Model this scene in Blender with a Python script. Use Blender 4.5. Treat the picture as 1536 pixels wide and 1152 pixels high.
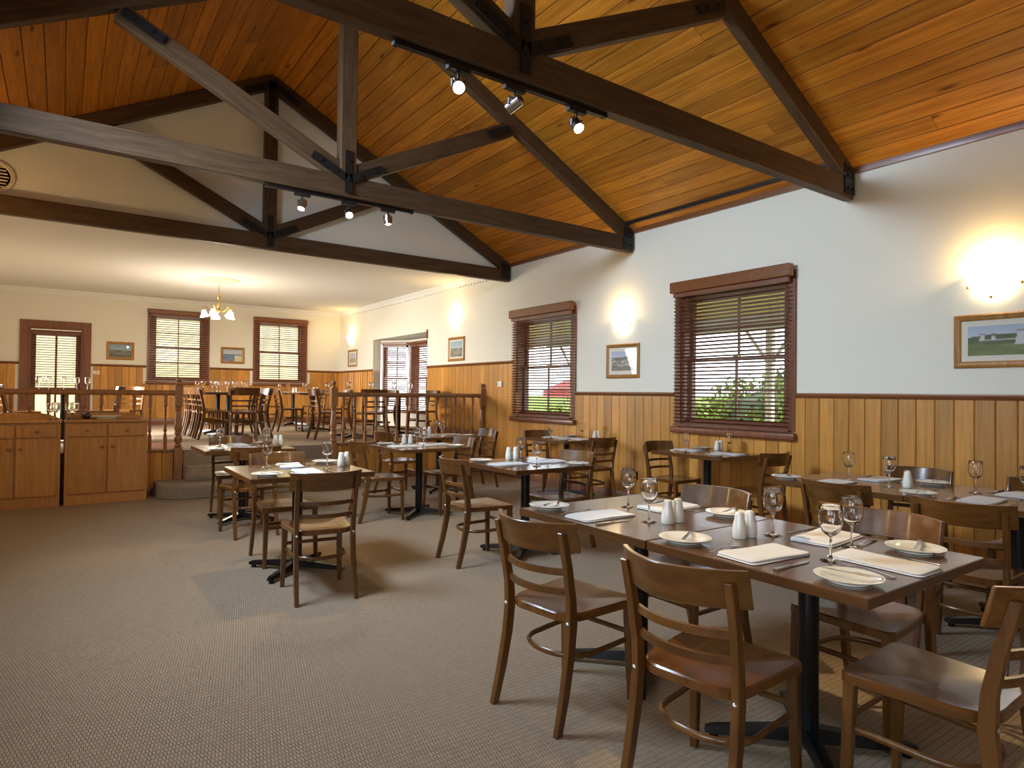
import bpy, bmesh, math, random
from mathutils import Matrix, Vector
random.seed(7)
for o in list(bpy.data.objects): bpy.data.objects.remove(o)
S = bpy.context.scene
COL = S.collection
rad = math.radians

# ------------------------------------------------------------------ camera
cd = bpy.data.cameras.new('camera'); cam = bpy.data.objects.new('camera', cd); COL.objects.link(cam)
YAW, PIT, ROL, FPX, HCAM = rad(35.2), rad(.87), rad(-.67), 957.0, 1.35
fw = Vector((math.sin(YAW)*math.cos(PIT), math.cos(YAW)*math.cos(PIT), math.sin(PIT)))
rt = Vector((math.cos(YAW), -math.sin(YAW), 0)); dn = fw.cross(rt)
rt2 = rt*math.cos(ROL) + dn*math.sin(ROL); dn2 = -rt*math.sin(ROL) + dn*math.cos(ROL)
M = Matrix.Identity(4)
for i in range(3):
    M[i][0] = rt2[i]; M[i][1] = -dn2[i]; M[i][2] = -fw[i]
M[2][3] = HCAM
cam.matrix_world = M
cd.sensor_width = 36; cd.lens = FPX/1536*36; cd.clip_start = .05; cd.clip_end = 1200
S.camera = cam
# ------------------------------------------------------------------ sky, exposure
w = bpy.data.worlds.new('World'); S.world = w; w.use_nodes = True
bg = w.node_tree.nodes['Background']; bg.inputs[0].default_value = (.86, .93, 1, 1); bg.inputs[1].default_value = 4.8
vs = S.view_settings
vs.view_transform = 'Standard'; vs.look = 'None'; vs.exposure = 0.42; vs.gamma = 1; vs.use_curve_mapping = False

# ------------------------------------------------------------------ large daylight lights (skylight, plus unseen side windows added as fill)
def area(name, loc, direction, sx, sy, power, color):
    l = bpy.data.lights.new(name, 'AREA'); l.shape = 'RECTANGLE'; l.size = sx; l.size_y = sy; l.energy = power; l.color = color
    o = bpy.data.objects.new(name, l); COL.objects.link(o); o.location = loc
    o.rotation_euler = Vector(direction).to_track_quat('-Z', 'Y').to_euler()
    return o
DAY = (.62, .80, 1)
RX, RZ, SL, WX, LX = 2.17, 5.48, .527, 6.0, -1.66      # ridge x, ridge height, roof slope, right and left wall
def roofz(x): return RZ - SL*abs(x-RX)
SKY_A = area('skylight_daylight', (-.55, 4.4, roofz(-.55)-.03), (1, .0, -.50), 1.6, 1.5, 215, DAY); SKY_A.data.spread = rad(130)
area('added_side_fill', (LX+.05, .6, 1.5), (1, 0, 0), 1.6, 1.3, 22, DAY)  # fill light added out of view, set in an invented left-wall window
area('added_side_fill.001', (LX+.05, -1.7, 1.5), (1, 0, 0), 1.6, 1.3, 14, DAY)
area('added_side_fill.002', (LX+.05, 12.4, 2.0), (1, 0, -.45), 1.6, 1.5, 220, (1, .96, .9)).data.spread = rad(100)  # added fill that brightens the raised room from an invented window

# ------------------------------------------------------------------ mesh helpers
class MB:
    def __init__(s): s.v = []; s.f = []; s.m = []
    def add(s, vs, fs, mi=0):
        n = len(s.v); s.v += [tuple(v) for v in vs]; s.f += [tuple(i+n for i in f) for f in fs]; s.m += [mi]*len(fs); return s
    def box(s, x0, x1, y0, y1, z0, z1, mi=0):
        return s.add([(x0,y0,z0),(x1,y0,z0),(x1,y1,z0),(x0,y1,z0),(x0,y0,z1),(x1,y0,z1),(x1,y1,z1),(x0,y1,z1)],
                     [(0,3,2,1),(4,5,6,7),(0,1,5,4),(1,2,6,5),(2,3,7,6),(3,0,4,7)], mi)
    def prism(s, poly, axis, a0, a1, mi=0):
        n = len(poly)
        def P(p, a): return (a, p[0], p[1]) if axis == 'x' else ((p[0], a, p[1]) if axis == 'y' else (p[0], p[1], a))
        vs = [P(p, a0) for p in poly] + [P(p, a1) for p in poly]
        fs = [tuple(range(n))[::-1], tuple(range(n, 2*n))] + [(i, (i+1) % n, n+(i+1) % n, n+i) for i in range(n)]
        return s.add(vs, fs, mi)
    def lathe(s, prof, seg=16, c=(0,0,0), a0=0, a1=2*math.pi, mi=0, sx=1, sy=1):
        full = abs(a1-a0-2*math.pi) < 1e-6; k = seg if full else seg+1
        vs = []
        for r, z in prof:
            for j in range(k):
                a = a0 + (a1-a0)*j/seg; vs.append((c[0]+r*math.cos(a)*sx, c[1]+r*math.sin(a)*sy, c[2]+z))
        fs = []
        for i in range(len(prof)-1):
            for j in range(seg):
                b = (j+1) % k; fs.append((i*k+j, i*k+b, (i+1)*k+b, (i+1)*k+j))
        if full:
            if prof[0][0] > 1e-5: fs.append(tuple(range(k))[::-1])
            if prof[-1][0] > 1e-5: fs.append(tuple((len(prof)-1)*k+j for j in range(k)))
        return s.add(vs, fs, mi)
    def tube(s, pts, r, seg=8, closed=False, cap=True, rz=None, mi=0):
        P = [Vector(p) for p in pts]; n = len(P); vs = []
        rr = r if isinstance(r, (list, tuple)) else [r]*n
        for i in range(n):
            if closed: t = P[(i+1) % n]-P[i-1]
            else: t = P[min(i+1, n-1)]-P[max(i-1, 0)]
            t.normalize(); up = Vector((0,0,1)) if abs(t.z) < .95 else Vector((1,0,0))
            a = t.cross(up).normalized(); b = a.cross(t).normalized()
            for j in range(seg):
                th = 2*math.pi*(j+.5)/seg; q = P[i] + a*math.cos(th)*rr[i] + b*math.sin(th)*(rz if rz else rr[i]); vs.append(tuple(q))
        fs = []
        for i in range(n if closed else n-1):
            for j in range(seg):
                k = (i+1) % n; fs.append((i*seg+j, i*seg+(j+1) % seg, k*seg+(j+1) % seg, k*seg+j))
        if cap and not closed: fs += [tuple(range(seg))[::-1], tuple((n-1)*seg+j for j in range(seg))]
        return s.add(vs, fs, mi)
    def sweep(s, secs, mi=0):
        n = len(secs[0]); vs = [p for q in secs for p in q]; fs = []
        for i in range(len(secs)-1):
            for j in range(n): fs.append((i*n+j, i*n+(j+1) % n, (i+1)*n+(j+1) % n, (i+1)*n+j))
        fs += [tuple(range(n))[::-1], tuple((len(secs)-1)*n+j for j in range(n))]
        return s.add(vs, fs, mi)
    def mesh(s, name, mats, smooth=None, bevel=0, bseg=1):
        me = bpy.data.meshes.new(name); me.from_pydata(s.v, [], s.f)
        bm = bmesh.new(); bm.from_mesh(me); bmesh.ops.recalc_face_normals(bm, faces=bm.faces)
        if bevel:
            es = [e for e in bm.edges if len(e.link_faces) == 2 and e.calc_face_angle(0) > .6]
            bmesh.ops.bevel(bm, geom=es, offset=bevel, segments=bseg, affect='EDGES', profile=.5, clamp_overlap=True)
        bm.to_mesh(me); bm.free()
        mats = mats if isinstance(mats, (list, tuple)) else [mats]
        for m in mats: me.materials.append(m)
        if len(mats) > 1 and not bevel:
            for p, i in zip(me.polygons, s.m): p.material_index = i
        if smooth:
            for p in me.polygons: p.use_smooth = True
            me.set_sharp_from_angle(angle=rad(smooth))
        return me
def link(name, me, parent=None, loc=None, rz=None, rot=None, scale=None):
    o = bpy.data.objects.new(name, me); COL.objects.link(o)
    if parent: o.parent = parent
    if loc is not None: o.location = loc
    if rz is not None: o.rotation_euler = (0, 0, rz)
    if rot is not None: o.rotation_euler = rot
    if scale is not None: o.scale = scale
    return o
def tag(o, label=None, cat=None, group=None, kind=None):
    if label: o['label'] = label
    if cat: o['category'] = cat
    if group: o['group'] = group
    if kind: o['kind'] = kind
    return o
def empty(name, loc=(0,0,0), rz=0):
    o = link(name, None, loc=loc, rz=rz); o.empty_display_size = .1; return o
def box_mesh(name, dims, mat, bevel=0, smooth=None):
    m = MB(); m.box(*dims); return m.mesh(name, mat, bevel=bevel, smooth=smooth)
def children(o): return [c for c in COL.objects if c.parent == o]
def copy_tree(root, loc, rz, kids):
    r = root.copy(); COL.objects.link(r); r.location = loc; r.rotation_euler = (0, 0, rz)
    for c, gk in kids:
        d = c.copy(); COL.objects.link(d); d.parent = r
        for g in gk:
            e = g.copy(); COL.objects.link(e); e.parent = d
    return r

# ------------------------------------------------------------------ materials
def mat(name):
    m = bpy.data.materials.new(name); m.use_nodes = True; nt = m.node_tree
    return m, nt, nt.nodes, nt.links, nt.nodes['Principled BSDF']
def plain(name, c, rough=.5, metal=0, spec=.5, emit=None, es=0, coat=0, noise=0, nscale=20, bump=0):
    m, nt, N, L, b = mat(name)
    b.inputs['Base Color'].default_value = (*c, 1); b.inputs['Roughness'].default_value = rough; b.inputs['Metallic'].default_value = metal
    b.inputs['Specular IOR Level'].default_value = spec; b.inputs['Coat Weight'].default_value = coat
    if emit: b.inputs['Emission Color'].default_value = (*emit, 1); b.inputs['Emission Strength'].default_value = es
    if noise or bump:
        t = N.new('ShaderNodeTexCoord'); n = N.new('ShaderNodeTexNoise'); n.inputs['Scale'].default_value = nscale; n.inputs['Detail'].default_value = 4
        L.new(t.outputs['Object'], n.inputs['Vector'])
        if noise:
            mx = N.new('ShaderNodeMixRGB'); mx.inputs[1].default_value = (*[x*(1-noise) for x in c], 1); mx.inputs[2].default_value = (*[min(1, x*(1+noise)) for x in c], 1)
            L.new(n.outputs['Fac'], mx.inputs[0]); L.new(mx.outputs[0], b.inputs['Base Color'])
        if bump:
            bp = N.new('ShaderNodeBump'); bp.inputs['Strength'].default_value = bump; bp.inputs['Distance'].default_value = .01
            L.new(n.outputs['Fac'], bp.inputs['Height']); L.new(bp.outputs[0], b.inputs['Normal'])
    return m
def wood(name, c0, c1, axis='z', rough=.35, grain=14, stretch=.07, vary=.25, knots=0, coat=0, spec=.5, hue=0):
    """grain runs along `axis` of the object; every object gets its own offset and tone"""
    m, nt, N, L, b = mat(name)
    t = N.new('ShaderNodeTexCoord'); oi = N.new('ShaderNodeObjectInfo')
    ad = N.new('ShaderNodeVectorMath'); ad.operation = 'ADD'; L.new(t.outputs['Object'], ad.inputs[0])
    sc = N.new('ShaderNodeVectorMath'); sc.operation = 'SCALE'; sc.inputs['Scale'].default_value = 37.0
    cx = N.new('ShaderNodeCombineXYZ')
    for i in range(3): L.new(oi.outputs['Random'], cx.inputs[i])
    L.new(cx.outputs[0], sc.inputs[0]); L.new(sc.outputs[0], ad.inputs[1])
    mp = N.new('ShaderNodeMapping'); s = [1, 1, 1]; s['xyz'.index(axis)] = stretch
    mp.inputs['Scale'].default_value = [k*grain for k in s]; L.new(ad.outputs[0], mp.inputs[0])
    n = N.new('ShaderNodeTexNoise'); n.inputs['Scale'].default_value = 1.6; n.inputs['Detail'].default_value = 6; n.inputs['Roughness'].default_value = .6; n.inputs['Distortion'].default_value = .6
    L.new(mp.outputs[0], n.inputs['Vector'])
    n2 = N.new('ShaderNodeTexNoise'); n2.inputs['Scale'].default_value = 9; n2.inputs['Detail'].default_value = 3; L.new(mp.outputs[0], n2.inputs['Vector'])
    r = N.new('ShaderNodeValToRGB'); r.color_ramp.elements[0].position = .3; r.color_ramp.elements[1].position = .72
    r.color_ramp.elements[0].color = (*c0, 1); r.color_ramp.elements[1].color = (*c1, 1); L.new(n.outputs['Fac'], r.inputs[0])
    mm = N.new('ShaderNodeMixRGB'); mm.blend_type = 'MULTIPLY'; mm.inputs[0].default_value = .35; L.new(r.outputs[0], mm.inputs[1]); L.new(n2.outputs['Color'], mm.inputs[2])
    hs = N.new('ShaderNodeHueSaturation'); L.new(mm.outputs[0], hs.inputs['Color'])
    mr = N.new('ShaderNodeMapRange'); mr.inputs['To Min'].default_value = 1.25-vary; mr.inputs['To Max'].default_value = 1.25+vary
    L.new(oi.outputs['Random'], mr.inputs[0]); L.new(mr.outputs[0], hs.inputs['Value'])
    out = hs.outputs[0]
    if knots:
        mk = N.new('ShaderNodeMapping'); s = [5, 5, 5]; s['xyz'.index(axis)] = 1.35; mk.inputs['Scale'].default_value = s; L.new(ad.outputs[0], mk.inputs[0])
        v = N.new('ShaderNodeTexVoronoi'); v.inputs['Scale'].default_value = 1; L.new(mk.outputs[0], v.inputs['Vector'])
        kr = N.new('ShaderNodeValToRGB'); kr.color_ramp.elements[0].position = .03; kr.color_ramp.elements[1].position = .13
        kr.color_ramp.elements[0].color = (.22, .14, .1, 1); kr.color_ramp.elements[1].color = (1, 1, 1, 1); L.new(v.outputs['Distance'], kr.inputs[0])
        km = N.new('ShaderNodeMixRGB'); km.blend_type = 'MULTIPLY'; km.inputs[0].default_value = knots; L.new(out, km.inputs[1]); L.new(kr.outputs[0], km.inputs[2]); out = km.outputs[0]
    L.new(out, b.inputs['Base Color'])
    b.inputs['Roughness'].default_value = rough; b.inputs['Coat Weight'].default_value = coat; b.inputs['Coat Roughness'].default_value = .12; b.inputs['Specular IOR Level'].default_value = spec
    bp = N.new('ShaderNodeBump'); bp.inputs['Strength'].default_value = .03; bp.inputs['Distance'].default_value = .002; L.new(n.outputs['Fac'], bp.inputs['Height']); L.new(bp.outputs[0], b.inputs['Normal'])
    return m
def glass(name, tint=(1,1,1), base=.04, edge=.5, rough=.0, power=3.0):
    m, nt, N, L, b = mat(name); N.remove(b)
    tr = N.new('ShaderNodeBsdfTransparent'); tr.inputs[0].default_value = (*tint, 1)
    gl = N.new('ShaderNodeBsdfGlossy'); gl.inputs['Roughness'].default_value = rough
    lw = N.new('ShaderNodeLayerWeight'); lw.inputs['Blend'].default_value = .5
    pw = N.new('ShaderNodeMath'); pw.operation = 'POWER'; pw.inputs[1].default_value = power; L.new(lw.outputs['Facing'], pw.inputs[0])
    mr = N.new('ShaderNodeMapRange'); mr.inputs['To Min'].default_value = base; mr.inputs['To Max'].default_value = edge; L.new(pw.outputs[0], mr.inputs[0])
    mx = N.new('ShaderNodeMixShader'); L.new(mr.outputs[0], mx.inputs[0]); L.new(tr.outputs[0], mx.inputs[1]); L.new(gl.outputs[0], mx.inputs[2])
    L.new(mx.outputs[0], N['Material Output'].inputs[0]); return m
def carpet_mat():
    m, nt, N, L, b = mat('ribbed_carpet')
    t = N.new('ShaderNodeTexCoord')
    br = N.new('ShaderNodeTexBrick'); br.inputs['Scale'].default_value = 1; br.inputs['Brick Width'].default_value = .013; br.inputs['Row Height'].default_value = .029
    br.inputs['Mortar Size'].default_value = .0022; br.inputs['Mortar Smooth'].default_value = 1; br.inputs['Bias'].default_value = 0
    br.inputs['Color1'].default_value = (.375, .285, .200, 1); br.inputs['Color2'].default_value = (.335, .253, .175, 1); br.inputs['Mortar'].default_value = (.185, .137, .092, 1)
    n = N.new('ShaderNodeTexNoise'); n.inputs['Scale'].default_value = 260; n.inputs['Detail'].default_value = 2; L.new(t.outputs['Object'], n.inputs['Vector'])
    n3 = N.new('ShaderNodeTexNoise'); n3.inputs['Scale'].default_value = 1.3; L.new(t.outputs['Object'], n3.inputs['Vector'])
    sx_ = N.new('ShaderNodeSeparateXYZ'); L.new(t.outputs['Object'], sx_.inputs[0]); a2 = N.new('ShaderNodeMath'); L.new(sx_.outputs[1], a2.inputs[0]); L.new(sx_.outputs[2], a2.inputs[1])
    cb = N.new('ShaderNodeCombineXYZ'); L.new(sx_.outputs[0], cb.inputs[0]); L.new(a2.outputs[0], cb.inputs[1]); L.new(cb.outputs[0], br.inputs['Vector'])
    mx = N.new('ShaderNodeMixRGB'); mx.blend_type = 'OVERLAY'; mx.inputs[0].default_value = .5; L.new(br.outputs['Color'], mx.inputs[1]); L.new(n.outputs['Fac'], mx.inputs[2])
    L.new(mx.outputs[0], b.inputs['Base Color']); b.inputs['Roughness'].default_value = .95; b.inputs['Specular IOR Level'].default_value = .1
    sb = N.new('ShaderNodeMath'); sb.operation = 'SUBTRACT'; sb.inputs[0].default_value = 1; L.new(br.outputs['Fac'], sb.inputs[1])
    ad = N.new('ShaderNodeMath'); ad.operation = 'MULTIPLY_ADD'; ad.inputs[1].default_value = .35; L.new(n.outputs['Fac'], ad.inputs[0]); L.new(sb.outputs[0], ad.inputs[2])
    bp = N.new('ShaderNodeBump'); bp.inputs['Strength'].default_value = .7; bp.inputs['Distance'].default_value = .004; L.new(ad.outputs[0], bp.inputs['Height']); L.new(bp.outputs[0], b.inputs['Normal'])
    return m
M_CARPET = carpet_mat()
M_WALL = plain('painted_wall', (.79, .752, .645), .85, spec=.2, noise=.015, nscale=3)
M_CEILW = plain('white_ceiling', (.82, .80, .75), .9, spec=.2)
M_PLANKC = wood('pine_ceiling_plank', (.30, .10, .008), (.56, .215, .020), 'y', .5, 16, .05, .28, knots=.9, spec=.22)
M_BEAM = wood('dark_stained_beam', (.050, .026, .012), (.100, .056, .028), 'x', .5, 18, .08, .15, spec=.2)
M_WAIN = wood('cedar_wainscot', (.385, .160, .026), (.585, .270, .050), 'z', .38, 22, .05, .30, coat=.1)
M_DADO = wood('stained_rail', (.15, .050, .014), (.25, .088, .026), 'y', .35, 20, .06, .1, coat=.1)
M_MAHOG = wood('mahogany_window', (.135, .044, .021), (.23, .078, .038), 'z', .35, 20, .06, .12, coat=.1)
M_SLAT = wood('mahogany_slat', (.16, .058, .032), (.24, .088, .05), 'x', .35, 16, .05, .12)
M_CHAIR = wood('walnut_chair', (.070, .025, .004), (.155, .060, .011), 'z', .32, 16, .08, .18, coat=.25)
M_CHAIRX = wood('walnut_rail', (.070, .025, .004), (.155, .060, .011), 'x', .32, 16, .08, .18, coat=.25)
M_SEAT = wood('walnut_seat', (.078, .027, .0045), (.165, .060, .011), 'y', .26, 14, .07, .2, coat=.4)
M_TABLE = wood('walnut_tabletop', (.068, .026, .008), (.13, .053, .016), 'y', .24, 12, .06, .12, coat=.6)
M_OAK = wood('oak_sideboard', (.36, .165, .045), (.53, .27, .085), 'z', .42, 20, .06, .08)
M_BALU = wood('turned_oak', (.21, .093, .034), (.35, .160, .062), 'z', .38, 18, .07, .15, coat=.1)
M_FRAME = wood('pine_picture_frame', (.27, .12, .025), (.44, .21, .05), 'z', .4, 18, .08, .1, knots=.4)
M_BLACK = plain('black_metal', (.006, .006, .007), .3, .2)
M_IRON = plain('black_iron_plate', (.012, .011, .011), .45, .3)
M_STEEL = plain('steel', (.62, .6, .57), .22, 1)
M_BOLT = plain('bolt', (.6, .57, .52), .3, 1)
M_CHINA = plain('cream_china', (.80, .76, .66), .12, coat=.3)
M_WHITEP = plain('white_china', (.84, .83, .80), .15)
M_NAPKIN = plain('white_napkin', (.74, .73, .72), .85, spec=.15, bump=.25, nscale=350)
def real_glass(name):
    m, nt, N, L, b = mat(name); b.inputs['Base Color'].default_value = (.99, .99, .99, 1); b.inputs['Roughness'].default_value = 0; b.inputs['Transmission Weight'].default_value = 1; b.inputs['IOR'].default_value = 1.47
    return m
M_GLASS = real_glass('wine_glass')
M_PANE = glass('window_pane', (.96, .98, .98), .03, .6, 0, 4)
M_PICGLASS = glass('picture_glass', (1, 1, 1), .045, .7, 0, 4)
M_BRASS = plain('brass', (.55, .36, .10), .25, 1)
M_SCONCE = plain('sconce_glass', (.9, .86, .75), .4, emit=(1, .80, .50), es=5.5)
M_SHADE = plain('chandelier_shade', (.9, .86, .8), .4, emit=(1, .86, .66), es=4)
M_BULB = plain('spot_bulb', (1, .9, .7), .4, emit=(1, .85, .55), es=25)
M_CHROME = plain('brushed_spot', (.45, .43, .42), .25, 1)
M_PLASTER = plain('cream_plaster', (.80, .68, .48), .8)
M_WHITE = plain('white_plastic', (.8, .8, .78), .4)
M_MATB = plain('mat_board', (.78, .74, .64), .9)
M_CONC = plain('pale_paving', (.62, .60, .56), .9, noise=.1, nscale=4)
M_GRASS = plain('lawn', (.13, .165, .025), .95, noise=.5, nscale=9, spec=.1)
M_LEAF = plain('shrub_leaves', (.14, .19, .015), .7, noise=.5, nscale=5)
M_LEAF2 = plain('dark_hedge', (.035, .055, .018), .8, noise=.5, nscale=5)
M_CREAMOUT = plain('cream_weatherboard', (.66, .52, .25), .8)
M_LINING = plain('veranda_lining', (.42, .33, .10), .8)
M_TAUPE = plain('taupe_paint', (.45, .42, .36), .7)
M_RED = plain('red_canvas', (.35, .03, .03), .7)
M_TRUNK = plain('pale_post', (.62, .55, .44), .8)
M_GREY = plain('grey_wall', (.5, .5, .5), .8)
M_RUNNER = plain('brown_runner', (.20, .10, .045), .9, noise=.5, nscale=40)

# ------------------------------------------------------------------ structure: walls, floors, ceilings
ZP, PY, FY, CZ = .56, 9.35, 16.43, 3.42       # platform height, platform front, far wall, flat ceiling
GY = 8.70                                      # gable wall plane
def st(name, me, label, **k):
    o = link(name, me, **k); return tag(o, label, None, None, 'structure')
def wall_mb(m, plane, a, t, s0, s1, z0, z1, holes):
    """plane 'x' or 'y' at coordinate a, thickness t (signed), spanning s0..s1 and z0..z1, minus holes (s0,s1,z0,z1)"""
    ss = sorted({s0, s1, *[h[0] for h in holes], *[h[1] for h in holes]}); zz = sorted({z0, z1, *[h[2] for h in holes], *[h[3] for h in holes]})
    ss = [s for s in ss if s0 <= s <= s1]; zz = [z for z in zz if z0 <= z <= z1]
    for i in range(len(ss)-1):
        j = 0
        while j < len(zz)-1:
            def hole(j): 
                cs, cz = (ss[i]+ss[i+1])/2, (zz[j]+zz[j+1])/2
                return any(h[0] < cs < h[1] and h[2] < cz < h[3] for h in holes)
            if hole(j): j += 1; continue
            k = j
            while k < len(zz)-1 and not hole(k): k += 1
            p, q = min(a, a+t), max(a, a+t)
            if plane == 'x': m.box(p, q, ss[i], ss[i+1], zz[j], zz[k])
            else: m.box(ss[i], ss[i+1], p, q, zz[j], zz[k])
            j = k
WR, WL_ = (3.66, 5.02, 1.0, 2.54), (7.0, 8.36, 1.0, 2.54)      # openings in the right wall
BAY = (11.47, 14.22, ZP, 2.58)
m = MB(); wall_mb(m, 'x', WX, .2, -3.2, FY+.2, 0, 3.6, [WR, WL_, BAY])
wall_right = st('wall_right', m.mesh('wall_right', M_WALL), 'white painted right wall above timber wainscot')
DOOR, FW1, FW2 = (-.58, .36, ZP, 2.62), (1.66, 2.72, 1.56, 3.06), (3.92, 5.02, 1.56, 3.06)
m = MB(); wall_mb(m, 'y', FY, .2, LX-.2, WX+.2, 0, 3.6, [DOOR, FW1, FW2])
wall_far = st('wall_far', m.mesh('wall_far', M_WALL), 'cream far wall of the raised dining room')
ADDED_SW = [(-.2, 1.4, .85, 2.15), (-2.5, -.9, .85, 2.15), (11.6, 13.2, 1.2, 2.75)]  # left-wall openings added out of view for the fill lights
m = MB(); wall_mb(m, 'x', LX, -.2, -3.2, FY+.2, 0, 3.6, ADDED_SW)
wall_left = st('wall_left', m.mesh('wall_left', M_WALL), 'painted left wall with side windows added for fill light')
m = MB(); m.box(LX-.2, WX+.2, -3.4, -3.2, 0, 5.6); st('wall_back', m.mesh('wall_back', M_WALL), 'painted back wall behind the camera')
zr = roofz(WX)
m = MB(); m.prism([(LX, CZ-.08), (WX, CZ-.08), (WX, zr+.02), (RX, RZ+.05), (LX, roofz(LX)+.02)], 'y', GY, GY+.12)
st('wall_gable', m.mesh('wall_gable', M_WALL), 'cream gable wall above the flat ceiling')
m = MB(); m.box(LX-.2, WX+.2, GY+.12, FY+.2, CZ, CZ+.1); m.box(WX+.2, WX+1.2, 11.0, 14.8, 2.58, 2.7)
st('ceiling_upper', m.mesh('ceiling_upper', M_CEILW), 'flat white ceiling of the raised dining room')
m = MB(); m.box(LX-.2, WX+.2, -3.4, PY, -.1, 0); st('floor', m.mesh('floor', M_CARPET), 'ribbed beige carpet floor of the lower room')
m = MB(); m.box(LX, WX, PY, FY, 0, ZP); m.box(WX, WX+.75, 11.3, 14.4, ZP-.2, ZP); st('floor_upper', m.mesh('floor_upper', M_CARPET), 'beige carpet floor of the raised dining room')

# pine ceiling: each board is a plank of its own
SKH = (-1.35, .25, 3.6, 5.2)      # skylight opening x0,x1,y0,y1 in the left slope
m = MB()
for s in (1, -1):
    xe = WX+.2 if s > 0 else LX-.2
    P = lambda x, dz: (x, roofz(x)+dz)
    if s > 0: m.prism([P(RX, .03), P(xe, .03), P(xe, .13), P(RX, .13)], 'y', -3.4, GY+.12)
    else:
        for (xa, xb, ya, yb) in ((SKH[1], RX, -3.4, GY+.12), (LX-.2, SKH[0], -3.4, GY+.12), (SKH[0], SKH[1], -3.4, SKH[2]), (SKH[0], SKH[1], SKH[3], GY+.12)):
            m.prism([P(xa, .03), P(xb, .03), P(xb, .13), P(xa, .13)], 'y', ya, yb)
ceil = st('ceiling', m.mesh('ceiling', M_BEAM), 'steep pine plank ceiling over the lower room')
PW = .166
def plank_mesh(name, w, L_, mt, t=.020, c=.003):
    h = w/2; poly = [(-h, 0), (h, 0), (h, -t+c), (h-c, -t), (-h+c, -t), (-h, -t+c)]
    m = MB(); m.prism(poly, 'y', 0, L_); return m.mesh(name, mt)
ang = math.atan(SL); ln = math.hypot(1, SL)
for s in (1, -1):
    n = int((WX-RX)*ln/PW)+1
    for i in range(n):
        d = (i+.5)*PW/ln; x = RX + s*d
        if abs(x-RX) > WX-RX: continue
        # stagger butt joints
        rg = random.Random(i*7+s); cut = rg.uniform(.2, 8.2)
        segs = [(-3.2, cut), (cut+.003, GY)]
        if s < 0 and SKH[0]-.05 < x < SKH[1]+.05: segs = [(-3.2, SKH[2]-.02), (SKH[3]+.02, GY)]
        for (a, b) in segs:
            o = link('plank', plank_mesh('ceiling_plank', PW-.007, b-a, M_PLANKC), ceil, loc=(x, a, roofz(x)+.028), rot=(0, ang*s, 0))
# skylight
sky = link('window_5', None); tag(sky, 'frosted skylight in the left roof slope', kind='structure')
m = MB(); P = lambda x, dz: (x, roofz(x)+dz)
for (xa, xb, ya, yb) in ((SKH[0]-.06, SKH[0], SKH[2]-.06, SKH[3]+.06), (SKH[1], SKH[1]+.06, SKH[2]-.06, SKH[3]+.06), (SKH[0], SKH[1], SKH[2]-.06, SKH[2]), (SKH[0], SKH[1], SKH[3], SKH[3]+.06)):
    m.prism([P(xa, -.02), P(xb, -.02), P(xb, .2), P(xa, .2)], 'y', ya, yb)
link('frame', m.mesh('skylight_frame', M_BEAM), sky)
m = MB(); m.prism([P(SKH[0], .1), P(SKH[1], .1), P(SKH[1], .12), P(SKH[0], .12)], 'y', SKH[2], SKH[3])
link('pane', m.mesh('skylight_pane', plain('frosted_pane', (.85, .88, .9), .6)), sky)

# wainscot boards: each a plank, child of its wall
BCACHE = {}
def board_mesh(w, h_):
    k = (w, round(h_, 3))
    if k not in BCACHE:
        t, c, h = .016, .006, w/2
        m = MB(); m.prism([(-h, 0), (h, 0), (h, -t+c), (h-c, -t), (-h+c, -t), (-h, -t+c)], 'z', 0, h_); BCACHE[k] = m.mesh('wainscot_board', M_WAIN)
    return BCACHE[k]
BW = .1425
BWR, BWF = BW-.003, .130
DZ, DZU = 1.39, 1.89           # dado tops
i = 0; y = .05 - .1425*22
while y < FY:
    c = y + BW/2; zb, zt = (.10, DZ-.03) if c < 8.5 else ((.10 if c < PY else ZP+.14), DZU-.03)
    spans = [(zb, zt)]
    for h in (WR, WL_):
        if h[0]-.02 < c < h[1]+.02: spans = [(zb, h[2]-.08)]
    if BAY[0] < c < BAY[1]: spans = []
    if y > -3.2:
        for a, b in spans: link('plank', board_mesh(BWR, b-a), wall_right, loc=(WX, c, a), rz=-math.pi/2)
    y += BW
x = WX - .066
while x > LX:
    if not (DOOR[0]-.14 < x < DOOR[1]+.14):
        zt = DZU-.03
        for h in (FW1, FW2):
            if h[0]-.12 < x < h[1]+.12: zt = h[2]-.08
        link('plank', board_mesh(BWF, zt-ZP-.14), wall_far, loc=(x, FY, ZP+.14), rz=0)
    x -= .133
# platform front boards
m = MB(); m.box(LX, 1.32, PY-.02, PY, 0, ZP); m.box(3.22, WX, PY-.02, PY, 0, ZP)
pf = st('wall_platform', m.mesh('wall_platform', M_BALU), 'timber board front of the raised platform')
for a, b in ((LX, 1.2), (3.36, WX-.02)):
    x = b - .066
    while x > a:
        link('plank', board_mesh(BWF, ZP-.12), pf, loc=(x, PY-.02, .1), rz=0); x -= .133

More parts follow.
